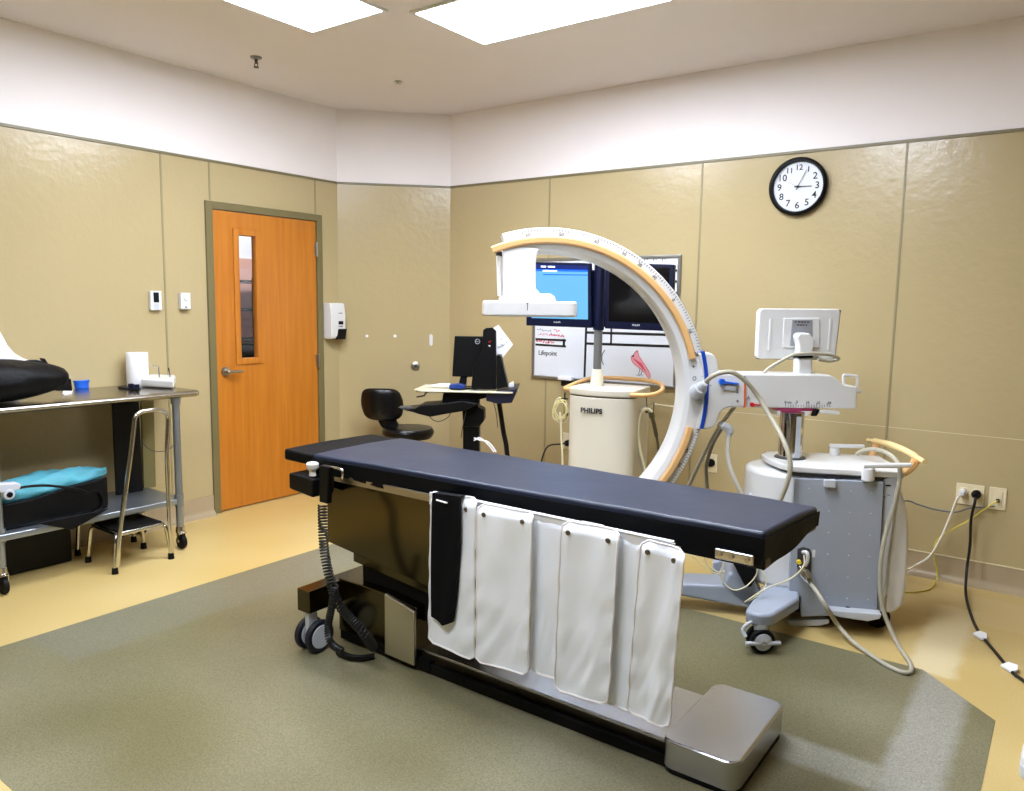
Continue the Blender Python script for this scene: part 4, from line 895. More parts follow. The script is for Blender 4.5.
pm = cprism('mount_plate', [(792.5, 320), (812.5, 320), (812.5, 336), (811, 346), (790, 346)], .1095, .1125, mat('rating_label', (150, 152, 156), .5), parent=tb)
bm = marks_bm(VC((802.5, 322), .109), U, Z_, .08, .006, 5); merge(bm, marks_bm(VC((802.5, 325), .109), U, Z_, .06, .005, 4, 2)); obj('lettering', bm, M_ink, tb, smooth=False)
bm = bmnew(); tube(bm, [VC(q, t_) for q, t_ in (((762, 374.5), .05), ((770, 367.5), .04), ((780, 361.5), .03), ((793, 355), .02), ((804, 353.5), .01), ((816, 353.6), .02), ((830, 355), .04), ((838.5, 358.7), .07), ((830, 360.8), .09), ((818, 359.5), .08))], .0085, n=10); obj('console_cable', bm, M_cable, CA)
# hoses
def hose(L_, r, name='hose', m=M_cablec):
    bm = bmnew(); tube(bm, [VC(q, t_) for q, t_ in L_], r, n=12, smooth=8); return obj(name, bm, m, CA)
bm = bmnew(); c = VC((696, 393), -.02); d = VC((705.5, 383), -.10); cyl(bm, c, c.lerp(d, .55), .040, .032); cyl(bm, c.lerp(d, .5), d, .026, .015); obj('hose_plug', bm, M_greyp, CA, bevel=.004)
hose([((704, 384.5), -.08), ((711, 377), -.12), ((722, 372.5), -.14), ((734, 373), -.14), ((747, 382.5), -.13), ((759, 398), -.12), ((771, 418), -.18), ((782, 437), -.26), ((789, 456), -.31), ((790, 470), -.32), ((786, 486), -.31), ((778, 505), -.28)], .0115, m=M_cable)
bm = bmnew(); tube(bm, [VC(q, .02) for q in ((719, 423), (724, 426), (729, 429), (729, 436))], .017, n=10, rads=[.012, .02, .021, .016]); obj('hose_joint', bm, M_greyp, CA)
hose([((729, 434), .02), ((727.5, 450), .02), ((729.5, 465), .01), ((734, 478), .0), ((742, 495), .0)], .0115, m=mat('white_hose', (214, 212, 200), .4))
hose([((736, 405), .14), ((722, 423), .15), ((712, 440), .16), ((700, 462), .17), ((688, 487), .18)], .010, m=M_cable)
hose([((722, 428), .16), ((714, 441), .17), ((708.5, 456), .18), ((706, 470), .19), ((707.5, 488), .19)], .010, m=mat('grey_hose', (128, 122, 104), .4))
# --- stand body
def bprism(name, Q, t0, t1, m, parent=CA, **k):
    bm = bmnew(); prism(bm, [VB(q, t0) for q in Q], N2*(t1-t0)); return obj(name, bm, m, parent, **k)
plan = []
for i in range(9):
    a = PI-(-PI/2+PI*i/8); plan.append((.02+.215*math.cos(a)*1.0, .25+.225*math.sin(a)))
plan = [(-.195+.0, .25)] ; plan = [(.47, .02), (.47, .48)]+[(.03+.215*math.cos(math.radians(a)), .25+.23*math.sin(math.radians(a))) for a in range(90, 271, 15)]
plan = [(.47, .02), (.47, .43)]+[(.0+.215*math.cos(math.radians(a)), .225+.205*math.sin(math.radians(a))) for a in range(90, 271, 15)]
def plan_solid(name, pl, z0, z1, m, **k):
    bm = bmnew(); prism(bm, [BP(x, y, z0) for x, y in pl], Z_*(z1-z0)); return obj(name, bm, m, CA, **k)
plan_solid('stand_body', plan, .165, .738, M_white, bevel=.030, seg=5)
plan_solid('dark_gap', [(-.03, .016), (.455, .016), (.455, .40), (-.03, .40), (-.09, .3), (-.09, .2)], .735, .757, M_dgrey)
lidp = [(.465, -.005), (.48, .08), (.45, .40), (.0, .40), (-.10, .36), (-.135, .28), (-.12, .18), (-.075, .06), (-.035, .01), (.0, -.005)]
ld = plan_solid('top_cover', lidp, .752, .782, M_white, bevel=.008, seg=4)
plan_solid('underframe', [(-.06, .04), (.45, .04), (.45, .40), (-.06, .40)], .055, .17, M_black)
sp_ = bprism('side_panel', [(794, 478.5), (884, 482), (877, 613), (801, 617), (801, 597), (789, 595)], -.018, .02, M_grey, bevel=.004)
dr2 = bprism('side_door', [(795.5, 476), (876, 479.5), (871.5, 610), (797.5, 606)], -.030, -.018, M_grey, bevel=.003) if False else None
bm = bmnew()
for r_ in range(6):
    for c_ in range(4):
        q = (809+c_*20.8-r_*.7, 488.5+r_*21.5+c_*1.2)
        if r_ > 4 and c_ < 1: continue
        p = VB(q, -.0195); cyl(bm, p, p-N2*.002, .0035, .0025, n=10)
obj('panel_dimples', bm, mat('dimple_light', (196, 202, 212), .4), sp_)
bprism('cable_clip', [(824.5, 480), (836, 480.3), (836, 488), (824.5, 487.5)], -.045, -.018, M_greyp, bevel=.003)
bprism('tray_lip', [(823, 607), (832, 610.5), (882, 614.5), (880, 619), (868, 621.5), (840, 617.5), (828, 613)], -.075, -.015, M_greyp, bevel=.004)
bm = bmnew(); c = VB((847.5, 610), -.018); cyl(bm, c, c-N2*.004, .018); obj('round_slot', bm, M_black, CA)
bprism('socket_recess', [(797.5, 549), (803, 547), (810, 549), (812, 554), (810.5, 578), (806, 580), (797, 572)], -.022, -.016, M_dgrey, bevel=.002)
bprism('white_sticker', [(812.5, 550), (815.5, 550), (815, 557.5), (812, 557.5)], -.020, -.017, M_white)
c = VB((799, 562), -.03); bm = bmnew(); cyl(bm, c+N2*.012, c-N2*.008, .010); obj('yellow_socket', bm, M_yellow, CA)
c = VB((806.5, 563), -.03); bm = bmnew(); cyl(bm, c+N2*.012, c-N2*.006, .012); obj('grey_socket', bm, M_dgrey, CA, bevel=.002)
bprism('rear_strip', [(884.5, 479.5), (898, 476), (898.5, 482), (897, 500), (888, 560), (884, 612), (877.5, 612)], .004, .40, M_greyp, bevel=.006)
bm = bmnew()
for q, w_, h_ in (((888, 485.5), .022, .007), ((888.5, 495), .012, .003), ((884.5, 497), .012, .003)):
    bm = bmnew(); c = VB(q, -.001); prism(bm, [c-U2*w_/2-Z_*h_/2, c+U2*w_/2-Z_*h_/2, c+U2*w_/2+Z_*h_/2, c-U2*w_/2+Z_*h_/2], -N2*.001); obj('printed_mark', bm, M_ink, CA)
bprism('rear_cowl', [(890, 497), (898.5, 491.5), (903, 495), (906.5, 505), (908.5, 522), (909, 552), (907, 585), (903, 606), (893, 614.5), (884, 613), (884, 590), (885, 555), (888, 520)], .02, .40, M_cream if False else mat('cowl_white', (214, 212, 208), .35), bevel=.018, seg=4)
bprism('bottom_rail', [(788, 621), (829, 619.5), (829, 623.5), (820, 626), (788, 626.5)], .0, .03, M_greyp, bevel=.003)
bm = bmnew(); tube(bm, [BP(-.175, .05, .55), BP(-.19, .12, .60), BP(-.195, .25, .61)], .006); obj('front_trim', bm, M_greyp, CA)
# logo triangle on cover
# brake levers
a = VB((834.5, 453), .36); bm = bmnew(); cyl(bm, (a.x, a.y, .775), (a.x, a.y, .818), .024)

prism(bm, [Vector((a.x, a.y, 0))+v for v in (U2*-.026-N2*.018+Z_*.818, U2*.14-N2*.010+Z_*.823, U2*.14+N2*.010+Z_*.823, U2*-.026+N2*.018+Z_*.818)], Z_*.018); obj('brake_lever', bm, M_white, CA, bevel=.005)
a = VB((868.5, 470), -.03); bm = bmnew(); cyl(bm, (a.x, a.y, .738), (a.x, a.y, .80), .028)
prism(bm, [Vector((a.x, a.y, 0))+v for v in (U2*-.026-N2*.022+Z_*.798, U2*.18-N2*.012+Z_*.812, U2*.18+N2*.012+Z_*.812, U2*-.026+N2*.022+Z_*.798)], Z_*.020); obj('brake_lever', bm, M_white, CA, bevel=.006)
# push handle
def VH(q, b_): return V(q, O+U2*b_, U2)
hb = .56
bm = bmnew(); tube(bm, [VB((867, 440), .46), VB((878, 441.5), .42), VB((893, 445.5), .32), VB((908, 452), .18), VB((924.5, 462), .02)], .015, n=10, rads=[.009, .014, .016, .016, .012]); ph_ = obj('push_handle', bm, M_tan2, CA)
bm = bmnew(); tube(bm, [VB((875.5, 444), .42), VB((875, 449), .42), VB((871, 457), .40)], .015, n=8); obj('handle_bracket', bm, M_tan, CA)
bm = bmnew(); tube(bm, [VB((916, 460), .08), VB((912, 466), .09), VB((903, 474), .10)], .019, n=8); obj('handle_bracket', bm, M_tan, CA)
# legs
bm = bmnew()
bot = [VB(q, .05) for q in ((600, 582), (681, 596.5), (743, 608), (760, 611))]; top = [VB(q, .05) for q in ((760, 590), (744, 586), (681, 583.5), (600, 574))]
prism(bm, bot+top, N2*.17); obj('front_leg', bm, M_leg, CA, bevel=.016, seg=4)
bprism('leg_shoulder', [(742, 607), (720, 588), (729, 572), (752, 575), (762, 594), (760, 612)], .05, .30, M_leg, bevel=.02, seg=4)
bprism('leg_block', [(713, 563), (722, 560), (732, 573), (732, 586), (713, 583)], .33, .42, M_leg, bevel=.008)
cv = bprism('dark_cable_cover', [(729, 556), (756, 556), (757, 578), (751, 588), (745, 587)], .02, .14, M_black, bevel=.01)
def caster(pos, dirv, zt_, name='caster'):
    c = Vector(pos); s_ = dirv.cross(Z_).normalized(); w_c = c+Z_*.056
    bm = bmnew(); cyl(bm, w_c+Z_*.04, Vector((c.x, c.y, zt_)), .03); tube(bm, [w_c-dirv*.075+s_*.02+Z_*.02, w_c-dirv*.08+Z_*.05, w_c-dirv*.03+Z_*.085, w_c+dirv*.04+Z_*.08], .008); tube(bm, [w_c-dirv*.078+s_*.034-Z_*.005, w_c+dirv*.078+s_*.034-Z_*.005], .010, smooth=0)
    cs = obj(name, bm, M_greyp, CA)
    for s in (-1, 1):
        bm = bmnew(); cyl(bm, w_c+s_*s*.006, w_c+s_*s*.036, .056, n=36); obj('wheel', bm, M_rub, cs, bevel=.006)
        bm = bmnew(); lathe(bm, [(.001, .0), (.040, .0), (.038, .006), (.020, .009), (.016, .012), (.006, .012), (.005, .009), (.001, .009)], w_c+s_*s*.033, M=Matrix(((dirv.x, 0, s_.x*s), (dirv.y, 0, s_.y*s), (0, 1, 0))), n=28); obj('hub_cap', bm, M_greyp, cs)
cpos = BP(-.160, -.325, 0); caster(cpos, U, .13)
bm = bmnew(); ax = BP(-.163, -.285, 0); P = [ax+U*math.cos(math.radians(a))*.068+Nn*math.sin(math.radians(a))*.068 for a in range(180, 321, 20)]
P += [BP(.03, -.10, 0), BP(.05, .05, 0), BP(-.12, .05, 0), BP(-.14, -.03, 0)]
prism(bm, [p+Z_*.118 for p in P], Z_*.062); orr = obj('outrigger', bm, M_leg, CA, bevel=.016, seg=4)
bm = bmnew(); P = [BP(.1, .46, 0), BP(.24, .46, 0), BP(.20, .82, 0), BP(.06, .82, 0)]; prism(bm, [p+Z_*.118 for p in P], Z_*.062); obj('outrigger', bm, M_leg, CA, bevel=.016, seg=4)
caster(BP(.13, .76, 0), U, .13); caster(BP(-.86, .14, 0), U, .15)
bm = bmnew(); cyl(bm, BP(.42, .08, .055), BP(.42, .14, .055), .055); cyl(bm, BP(.42, .38, .055), BP(.42, .44, .055), .055); obj('rear_wheel', bm, M_rub, CA)
# thin looping leads near the socket (part of the machine's wiring)
bm = bmnew(); tube(bm, [VB(q, t_) for q, t_ in (((804, 555), -.04), ((804, 564), -.07), ((798, 573), -.1), ((786, 581), -.13), ((772, 586), -.15), ((760, 592), -.16), ((748, 600), -.17), ((745, 602), -.17), ((753, 599), -.16), ((763, 590), -.15), ((766, 582), -.14), ((762, 571), -.13), ((757, 562), -.12), ((755, 553), -.1))], .0034, n=6); obj('thin_lead', bm, M_cablec, CA)
bm = bmnew(); tube(bm, [VB(q, t_) for q, t_ in (((755, 558), -.12), ((758, 566), -.12), ((755, 577), -.12), ((745, 587), -.13), ((734, 590), -.13), ((725, 584), -.13), ((721, 575), -.13), ((723, 565), -.13), ((722, 552), -.12))], .0034, n=6); obj('thin_lead', bm, M_cablec, CA)
bm = bmnew(); tube(bm, [VB(q, t_) for q, t_ in (((684, 551), -.10), ((695, 558), -.10), ((709, 570), -.10), ((718, 574), -.10), ((724, 571), -.10), ((718, 572), -.11), ((708, 565), -.11), ((704, 556), -.11), ((704, 548), -.11))], .0034, n=6); obj('thin_lead', bm, M_cablec, CA)
# main cable with metal plug
bm = bmnew()
Pm = [VB((809, 582), -.06), VB((817, 592), -.12), VB((827, 608), -.16), B((838, 625), 'z', .06), B((852, 641), 'z', .025), B((868, 653), 'z', .012), B((886, 665), 'z', .010), B((903, 672.5), 'z', .010), B((911, 671), 'z', .012), B((909.5, 662), 'z', .03), VB((900, 648), -.15), VB((890, 628), -.08), VB((882.5, 607), -.055), VB((880, 580), -.05), VB((882, 552), -.05), VB((887, 528), -.04), VB((894, 505), -.03), VB((899, 482), -.02), VB((899.5, 468), .0), VB((895, 459), .05), VB((886, 452.5), .12), VB((876, 449.5), .18), VB((865, 450), .24), VB((857, 454), .28)]
tube(bm, Pm, .0100, n=12, smooth=8); mc = tag(obj('interconnect_cable', bm, M_cable), 'thick grey cable from metal plug looping over the floor and back over the machine top', 'cable')
c = VB((800, 567), -.03); d = VB((811, 583), -.075); bm = bmnew(); cyl(bm, c, c.lerp(d, .35), .020); cyl(bm, c.lerp(d, .3), c.lerp(d, .8), .025, .023); cyl(bm, c.lerp(d, .78), d, .020, .013); obj('metal_plug', bm, M_chrome, mc, bevel=.002)
bm = bmnew(); tube(bm, [VB((803, 552), -.02), VB((807, 553), -.055), VB((807.5, 560), -.05), VB((805, 566), -.045)], .009, n=8); obj('cable_elbow', bm, M_white, mc)

# ------------------------------------------------------------------ monitor cart
PM = D((600, 420), 4.75); tm = math.radians(10); UM = Vector((math.cos(tm), math.sin(tm), 0)); NM = Vector((-math.sin(tm), math.cos(tm), 0))
def VM(q, t_=0): return V(q, PM+NM*t_, NM)
def MP(s, t_, z): return Vector((PM.x, PM.y, 0))+UM*s+NM*t_+Z_*z
MC = thing('monitor_cart', MP(.0, .2, 0), 'cream monitor cart with tan handle carrying two navy framed screens', 'monitor cart')
sl = (VM((567.5, 420))-PM).dot(UM); sr = (VM((633, 420))-PM).dot(UM); zl = VM((600, 397)).z; cm = (sl+sr)/2; hw = (sr-sl)/2
def dplan(g=0, back=.34, n=28): return [(cm+hw+g, back+g), (cm-hw-g, back+g)]+[(cm-(hw+g)*math.cos(PI*i/n), .05-(.10+g)*math.sin(PI*i/n)**.8) for i in range(n+1)]
bm = bmnew(); prism(bm, [MP(s, t_, .14) for s, t_ in dplan()], Z_*(zl-.14)); obj('cabinet', bm, M_cartw, MC, bevel=.008, seg=3, angle=30)
bm = bmnew(); prism(bm, [MP(s, t_, zl) for s, t_ in dplan(-.004)], Z_*.006); obj('shadow_gap', bm, M_dgrey, MC)
bm = bmnew(); prism(bm, [MP(s, t_, zl+.006) for s, t_ in dplan(.004)], Z_*.045); ldm = obj('top_lid', bm, M_cartw, MC, bevel=.010, seg=3, angle=30)
bm = bmnew(); prism(bm, [MP(s, t_, .07) for s, t_ in dplan(.05)], Z_*.07); obj('cart_base', bm, M_cartw, MC, bevel=.012)
for s, t_ in ((cm-hw, .02), (cm+hw, .02), (cm-hw, .32), (cm+hw, .32)):
    bm = bmnew(); c = MP(s, t_, .036); cyl(bm, c-UM*.015, c+UM*.015, .036); obj('caster', bm, M_rub, MC, bevel=.005)
p = VM((591.5, 411), -.05); s_t = (p-PM).dot(UM); fr = (s_t-(cm-hw))/(2*hw); sl_ = -.055*PI*math.cos(PI*fr)/(2*hw)
bm = text_bm('PHILIPS', .043, MP(s_t, -.0545, p.z), UM, Z_, bold=.0016, spacing=1.03); obj('lettering', bm, M_ink, MC, smooth=False)
zh = zl+.03
bm = bmnew(); tube(bm, [MP(cm-hw+.005, .05, zh), MP(cm-hw-.05, .08, zh), MP(cm-hw-.06, .16, zh+.005), MP(cm-hw-.03, .33, zh+.03), MP(cm-hw+.03, .42, zh+.045), MP(cm, .44, zh+.05), MP(cm+hw-.02, .42, zh+.045), MP(cm+hw+.07, .36, zh+.03), MP(cm+hw+.11, .22, zh+.01), MP(cm+hw+.10, .08, zh-.002), MP(cm+hw+.05, .03, zh-.005), MP(cm+hw-.025, .0, zh-.005)], .014, n=12); obj('push_handle', bm, M_tan, MC)
pc = VM((597, 378), .12); 
def pz(q, t_=.12): return VM(q, t_).z
bm = bmnew(); cyl(bm, (pc.x, pc.y, zl+.04), (pc.x, pc.y, pz((596, 369))), .042, .038, n=32); obj('post_sleeve', bm, M_cream, MC, bevel=.003)
bm = bmnew(); cyl(bm, (pc.x, pc.y, pz((596, 370))), (pc.x, pc.y, pz((596, 325))), .026, n=28); obj('post', bm, M_post, MC)
bm = bmnew(); cyl(bm, (pc.x, pc.y, pz((596, 330))), (pc.x, pc.y, pz((597, 262))), .034, n=28); prism(bm, [VM(q, .13) for q in ((589, 270), (606, 270), (606, 327), (589, 326))], NM*.03); obj('post_shroud', bm, M_navy, MC, bevel=.004)
def screen(name, Q, S, t_, lit, lab):
    bm = bmnew(); prism(bm, [VM(q, t_) for q in Q], NM*.035); o = obj(name, bm, M_navy, MC, bevel=.006, label=lab)
    bm = bmnew(); cx = sum(q[0] for q in Q)/4; cy = sum(q[1] for q in Q)/4; prism(bm, [VM((cx+(q[0]-cx)*.7, cy+(q[1]-cy)*.7), t_+.034) for q in Q], NM*.05); obj('rear_housing', bm, M_navy, o, bevel=.015)
    bm = bmnew(); prism(bm, [VM(q, t_-.001) for q in S], NM*-.0012); obj('screen', bm, lit, o, smooth=False); return o
M_scr = mat('lit_screen', (8, 14, 20), .2, emit=(120, 200, 250), estr=.5)
M_dark = mat('dark_screen', (6, 6, 8), .12)
lm = screen('left_display', [(526, 261.5), (590.5, 263), (591.5, 328), (526, 325.5)], [(532, 264.5), (587.8, 266), (588, 319.5), (531.5, 318)], .07, M_scr, 'left display with a lit blue screen')
bm = bmnew(); prism(bm, [VM(q, .068) for q in ((532, 264.3), (587.8, 265.8), (587.8, 270), (532, 269))], NM*-.001); obj('title_bar', bm, mat('screen_navy', (8, 22, 70), .3, emit=(10, 30, 90), estr=.3), lm)
bm = bmnew(); prism(bm, [VM(q, .0675) for q in ((532, 269), (587.8, 270), (587.8, 272), (532, 271))], NM*-.001); prism(bm, [VM(q, .0675) for q in ((543, 274), (587.8, 274.6), (587.8, 275.6), (543, 275))], NM*-.001); obj('menu_bar', bm, mat('screen_blue', (14, 70, 200), .3, emit=(16, 80, 215), estr=.5), lm)
bm = bmnew()
for q in ((541, 266.6, 5), (548, 266.8, 7), (543, 271, 14)): prism(bm, [VM((q[0]+a, q[1]+b+a*.02), .0665) for a, b in ((0, -.8), (q[2], -.8), (q[2], .6), (0, .6))], NM*-.0008)
obj('title_text', bm, mat('screen_white', (240, 240, 240), .3, emit=(240, 245, 255), estr=.5), lm)
rm_ = screen('right_display', [(605.5, 262), (674.5, 264.5), (672.5, 331.5), (604.5, 328.5)], [(609.5, 266), (669.5, 268), (668, 323.5), (608.5, 321)], .07, M_dark, 'right display with a dark screen')
for q, pr in (((557, 322.3), lm), ((636, 325.3), rm_)):
    p = VM(q, .068); bm = text_bm('PHILIPS', .015, p, UM, Z_); obj('lettering', bm, M_greyp, pr, smooth=False)
# cable hooks and coils
hk = thing('coiled_cable_bundle', VM((559, 420), .15), 'bundle of cream and yellow cables coiled on the hook left of the monitor cart', 'cable')
bm = bmnew(); tube(bm, [VM(q, .10) for q in ((565, 392.5), (564.5, 402), (564.5, 414), (568, 415))], .005, n=6, smooth=0); tube(bm, [VM(q, .10) for q in ((568, 399), (561, 398.5), (558.5, 401))], .005, n=6, smooth=0); obj('hook', bm, M_black, MC)
for k_ in range(6):
    rnd = random.Random(k_); bm = bmnew(); P = [VM((560.5+rnd.uniform(-1.5, 1.5)+6.2*math.cos(a)*(.8+.1*k_), 410+rnd.uniform(-1.5, 1.5)+10.5*math.sin(a)*(.8+.06*k_)), .05+.012*k_) for a in [2*PI*j/8 for j in range(8)]]
    tube(bm, P, .0032, n=6, closed=True, smooth=5); obj('cable_loop', bm, M_cabley if k_ == 1 else M_cablec, hk)
bm = bmnew(); tube(bm, [VM(q, .06) for q in ((560, 412), (561, 425), (561.5, 440), (562.5, 462))]+[VM((563, 500), .06)], .0065, n=8); obj('hanging_lead', bm, M_cablec, hk)
bm = bmnew(); tube(bm, [c4+Vector((.01, -.03, -.012)), c4+Vector((-.03, -.05, -.02)), c4+Vector((-.14, -.06, -.05)), c4+Vector((-.20, -.05, -.16)), c4+Vector((-.22, -.05, -.30)), c4+Vector((-.2, -.08, -.42))], .006, n=8); tag(obj('power_cable', bm, M_cablek), 'black power cable curving down from the outlet left of the monitor cart', 'cable')
bm = bmnew(); tube(bm, [VM(q, .16) for q in ((646.5, 396), (646.5, 406), (654, 402.5), (653.5, 412))], .004, n=6, smooth=0); tube(bm, [VM(q, .16) for q in ((637, 397.5), (636.5, 412))], .004, n=6, smooth=0); obj('hook', bm, M_dgrey, MC)
gl = thing('grey_cable_loop', VM((645, 430), .16), 'thick grey cable looped on the hook right of the monitor cart', 'cable')
for dx, m in ((0, M_cable), (2.3, M_cablec)):
    bm = bmnew(); tube(bm, [VM((q[0]+dx, q[1]), .14-dx*.01) for q in ((650, 412), (646, 409), (640.5, 411), (637, 420), (636.5, 436), (638, 450), (641, 462), (644, 474), (648, 492))], .0085, n=8); obj('cable_run', bm, m, gl)
bm = bmnew(); tube(bm, [VM(q, .18) for q in ((646, 410), (650, 411), (653, 420), (656, 434), (658, 446), (658.5, 462))], .010, n=8, rads=[.02, .018, .012, .008, .006]); obj('dark_lead', bm, mat('olive_cable', (78, 70, 44), .5), gl)
bm = bmnew(); tube(bm, [VM(q, .2) for q in ((655, 404), (665, 405.5), (676, 406.5), (690, 407))], .003, n=6); tag(obj('thin_white_lead', bm, M_cablec), 'thin pale lead running right from the monitor cart behind the curved arm', 'cable')

# ------------------------------------------------------------------ computer workstation in the corner
PW = D((465, 388), 5.2); tw = math.radians(33); UW = Vector((math.cos(tw), math.sin(tw), 0)); NW = Vector((-math.sin(tw), math.cos(tw), 0))
def VW(q, t_=0): return V(q, PW+NW*t_, NW)
def WP(s, t_, z): return Vector((PW.x, PW.y, 0))+UW*s+NW*t_+Z_*z
wz = VW((465, 392)).z
WK = thing('computer_cart', WP(.05, .15, 0), 'black standing computer cart in the far corner with tray reaching toward the stool', 'computer cart')
sL = (VW((413, 388))-PW).dot(UW); sR = (VW((518, 388))-PW).dot(UW)
bm = bmnew(); prism(bm, [WP(s, t_, wz-.004) for s, t_ in ((sL, .03), (sL+.06, -.02), (sR-.05, -.02), (sR, .04), (sR-.02, .36), (sL+.02, .36))], Z_*.012); obj('desktop', bm, mat('cart_top', (214, 208, 180), .35), WK, bevel=.004)
bm = bmnew(); prism(bm, [WP(s, t_, wz-.008) for s, t_ in ((sL+.02, .0), (sR-.02, .0), (sR-.02, .34), (sL+.02, .34))], Z_*.004); obj('desktop_edge', bm, M_black, WK)
bm = bmnew(); prism(bm, [VW(q, .0) for q in ((486, 393), (518, 388), (512, 403), (498, 404), (486, 401))], NW*.34); obj('side_bin', bm, mat('navy_bin', (16, 18, 40), .4), WK, bevel=.006)
bm = bmnew(); prism(bm, [VW(q, .06) for q in ((443, 393), (492, 393), (490, 397), (478, 400), (478, 407), (484, 410), (484, 421), (479, 427), (463, 427), (462, 409), (440, 413), (442, 400))], NW*.14); obj('column_housing', bm, M_black, WK, bevel=.008)
bm = bmnew(); prism(bm, [VW(q, .08) for q in ((463, 420), (479, 420), (479, 455), (463, 455))]+[], NW*.10); c = VW((471, 455), .13); prism(bm, [WP(s, t_, .12) for s, t_ in ((-.01, .08), (.08, .08), (.08, .18), (-.01, .18))], Z_*(VW((471, 450), .08).z-.12)); obj('column', bm, M_black, WK)
bm = bmnew()
for s, t_ in ((-.26, -.12), (.34, -.12), (-.22, .40), (.30, .40)):
    tube(bm, [WP(.035, .13, .11), WP(s*.6, .13+(t_-.13)*.6, .10), WP(s, t_, .085)], .024, n=8); 
obj('foot_base', bm, M_black, WK)
for s, t_ in ((-.26, -.12), (.34, -.12), (-.22, .40), (.30, .40)):
    bm = bmnew(); c = WP(s, t_, .034); cyl(bm, c-UW*.012, c+UW*.012, .034); cyl(bm, c+Z_*.0, c+Z_*.06, .010); obj('caster', bm, M_black, WK, bevel=.003)
bm = bmnew(); tube(bm, [VW(q, .14) for q in ((499, 402), (501, 415), (503.5, 432), (507, 452))]+[WP(.30, .25, .10)], .017, n=8); obj('slanted_leg', bm, M_black, WK)
bm = bmnew(); prism(bm, [VW(q, -.05) for q in ((415, 408.5), (420, 405.5), (440, 404), (462, 401), (478, 404), (464, 411), (446, 414), (430, 417), (418, 414), (405, 409.5))], NW*.22); kt = obj('keyboard_tray', bm, M_black, WK, bevel=.005)
bm = bmnew(); prism(bm, [VW(q, .0) for q in ((398, 407.5), (411, 407.5), (414, 409), (412, 412), (405, 410.5))], NW*.10); obj('tray_tip', bm, M_dgrey, WK, bevel=.003)
bm = bmnew(); tube(bm, [VW(q, -.01) for q in ((429, 391.5), (425, 393.5), (424.5, 395.5), (416.5, 397))], .005, n=6, smooth=2); obj('release_lever', bm, M_black, WK)
bm = bmnew(); tube(bm, [VW(q, .0) for q in ((428, 415), (434, 420.5), (441, 421), (448, 417), (452, 411))], .003, n=6); tube(bm, [VW(q, .0) for q in ((466, 412), (463, 425), (461, 438))], .003, n=6); tube(bm, [VW(q, .1) for q in ((493, 401), (496, 412), (498, 428))], .003, n=6); obj('cart_wires', bm, M_dgrey, WK)
bm = bmnew(); tube(bm, [VW(q, .05) for q in ((474, 438), (480, 440), (487, 441.5), (492, 446), (496, 452))], .006, n=6); tube(bm, [VW(q, .05) for q in ((474, 440.5), (480, 438), (488, 444.5), (494, 452))], .005, n=6); tag(obj('white_cable', bm, M_paper), 'loose white cable lying low beside the computer cart column', 'cable')
MN = thing('computer_monitor', VW((468, 385), .10), 'black computer monitor seen from behind with ring logo on the corner cart', 'monitor')
bm = bmnew(); prism(bm, [VW(q, .12) for q in ((454.5, 336), (488, 336.5), (486, 377.5), (452, 376.5))], NW*.035); obj('back_shell', bm, M_black, MN, bevel=.006)
bm = bmnew(); prism(bm, [VW(q, .157) for q in ((455.5, 337), (487, 337.5), (485, 376.5), (453, 375.5))], NW*.002); obj('screen', bm, M_dark, MN)
bm = bmnew(); prism(bm, [VW(q, .13) for q in ((461, 374), (467, 374), (466, 386), (458, 386))], NW*.03); obj('stand_neck', bm, M_black, MN, bevel=.002)
bm = bmnew(); prism(bm, [WP(s, t_, wz+.009) for s, t_ in ((-.11, .08), (.07, .08), (.07, .25), (-.11, .25))], Z_*.008); obj('stand_foot', bm, M_black, MN, bevel=.002)
c = VW((477.5, 341.5), .118); bm = bmnew(); tube(bm, [c+UW*math.cos(a)*.016+Z_*math.sin(a)*.016 for a in [2*PI*j/12 for j in range(12)]], .0014, n=5, closed=True, smooth=2); merge(bm, text_bm('DELL', .011, c, UW, Z_)); obj('ring_logo', bm, M_greyp, MN)
PT = thing('computer_tower', VW((492, 385), .06), 'black computer tower standing upright beside the monitor on the corner cart', 'computer')
bm = bmnew(); prism(bm, [VW(q, .02) for q in ((471, 389.5), (473, 368), (482, 350), (483, 330), (486, 328), (492, 327.5), (496, 331), (496, 389.5))], NW*.05); obj('case', bm, M_black, PT, bevel=.004)
bm = bmnew(); c = VW((489.5, 342.5), .018); tube(bm, [c+UW*.008+Z_*.012, c, c+UW*-.008+Z_*.006], .003, n=5, smooth=0); obj('red_badge', bm, M_red, PT)
bm = bmnew(); c = VW((489.5, 345.5), .018); tube(bm, [c-UW*.008, c+UW*.006], .0022, n=5, smooth=0); tube(bm, [c-UW*.004-Z_*.006, c+UW*.006-Z_*.006], .002, n=5, smooth=0); obj('white_badge', bm, M_paper, PT)
bm = bmnew(); prism(bm, [VW(q, .0) for q in ((496.5, 355), (500.5, 355), (508, 387), (496.5, 389.5))], NW*.12); tag(obj('black_wedge_speaker', bm, M_black, bevel=.006), 'black sloping box standing right of the computer tower on the corner cart', 'box')
bm = bmnew(); prism(bm, [VW(q, .13) for q in ((493, 328), (498.5, 325), (513, 344.5), (502.5, 358), (493, 355))], NW*.003); pp = tag(obj('notice_sheet', bm, M_paper), 'white paper sheet taped at a tilt behind the computer tower', 'paper')
bm = bmnew()
rnd = random.Random(5)
for q in ((497, 332), (500, 338), (504, 337), (503, 345), (507, 344), (499, 346)):
    a = VW(q, .128); tube(bm, [a+UW*rnd.uniform(-.014, .014)+Z_*rnd.uniform(-.012, .012) for _ in range(4)], .0014, n=5, smooth=2)
obj('handwriting', bm, M_inkg, pp)
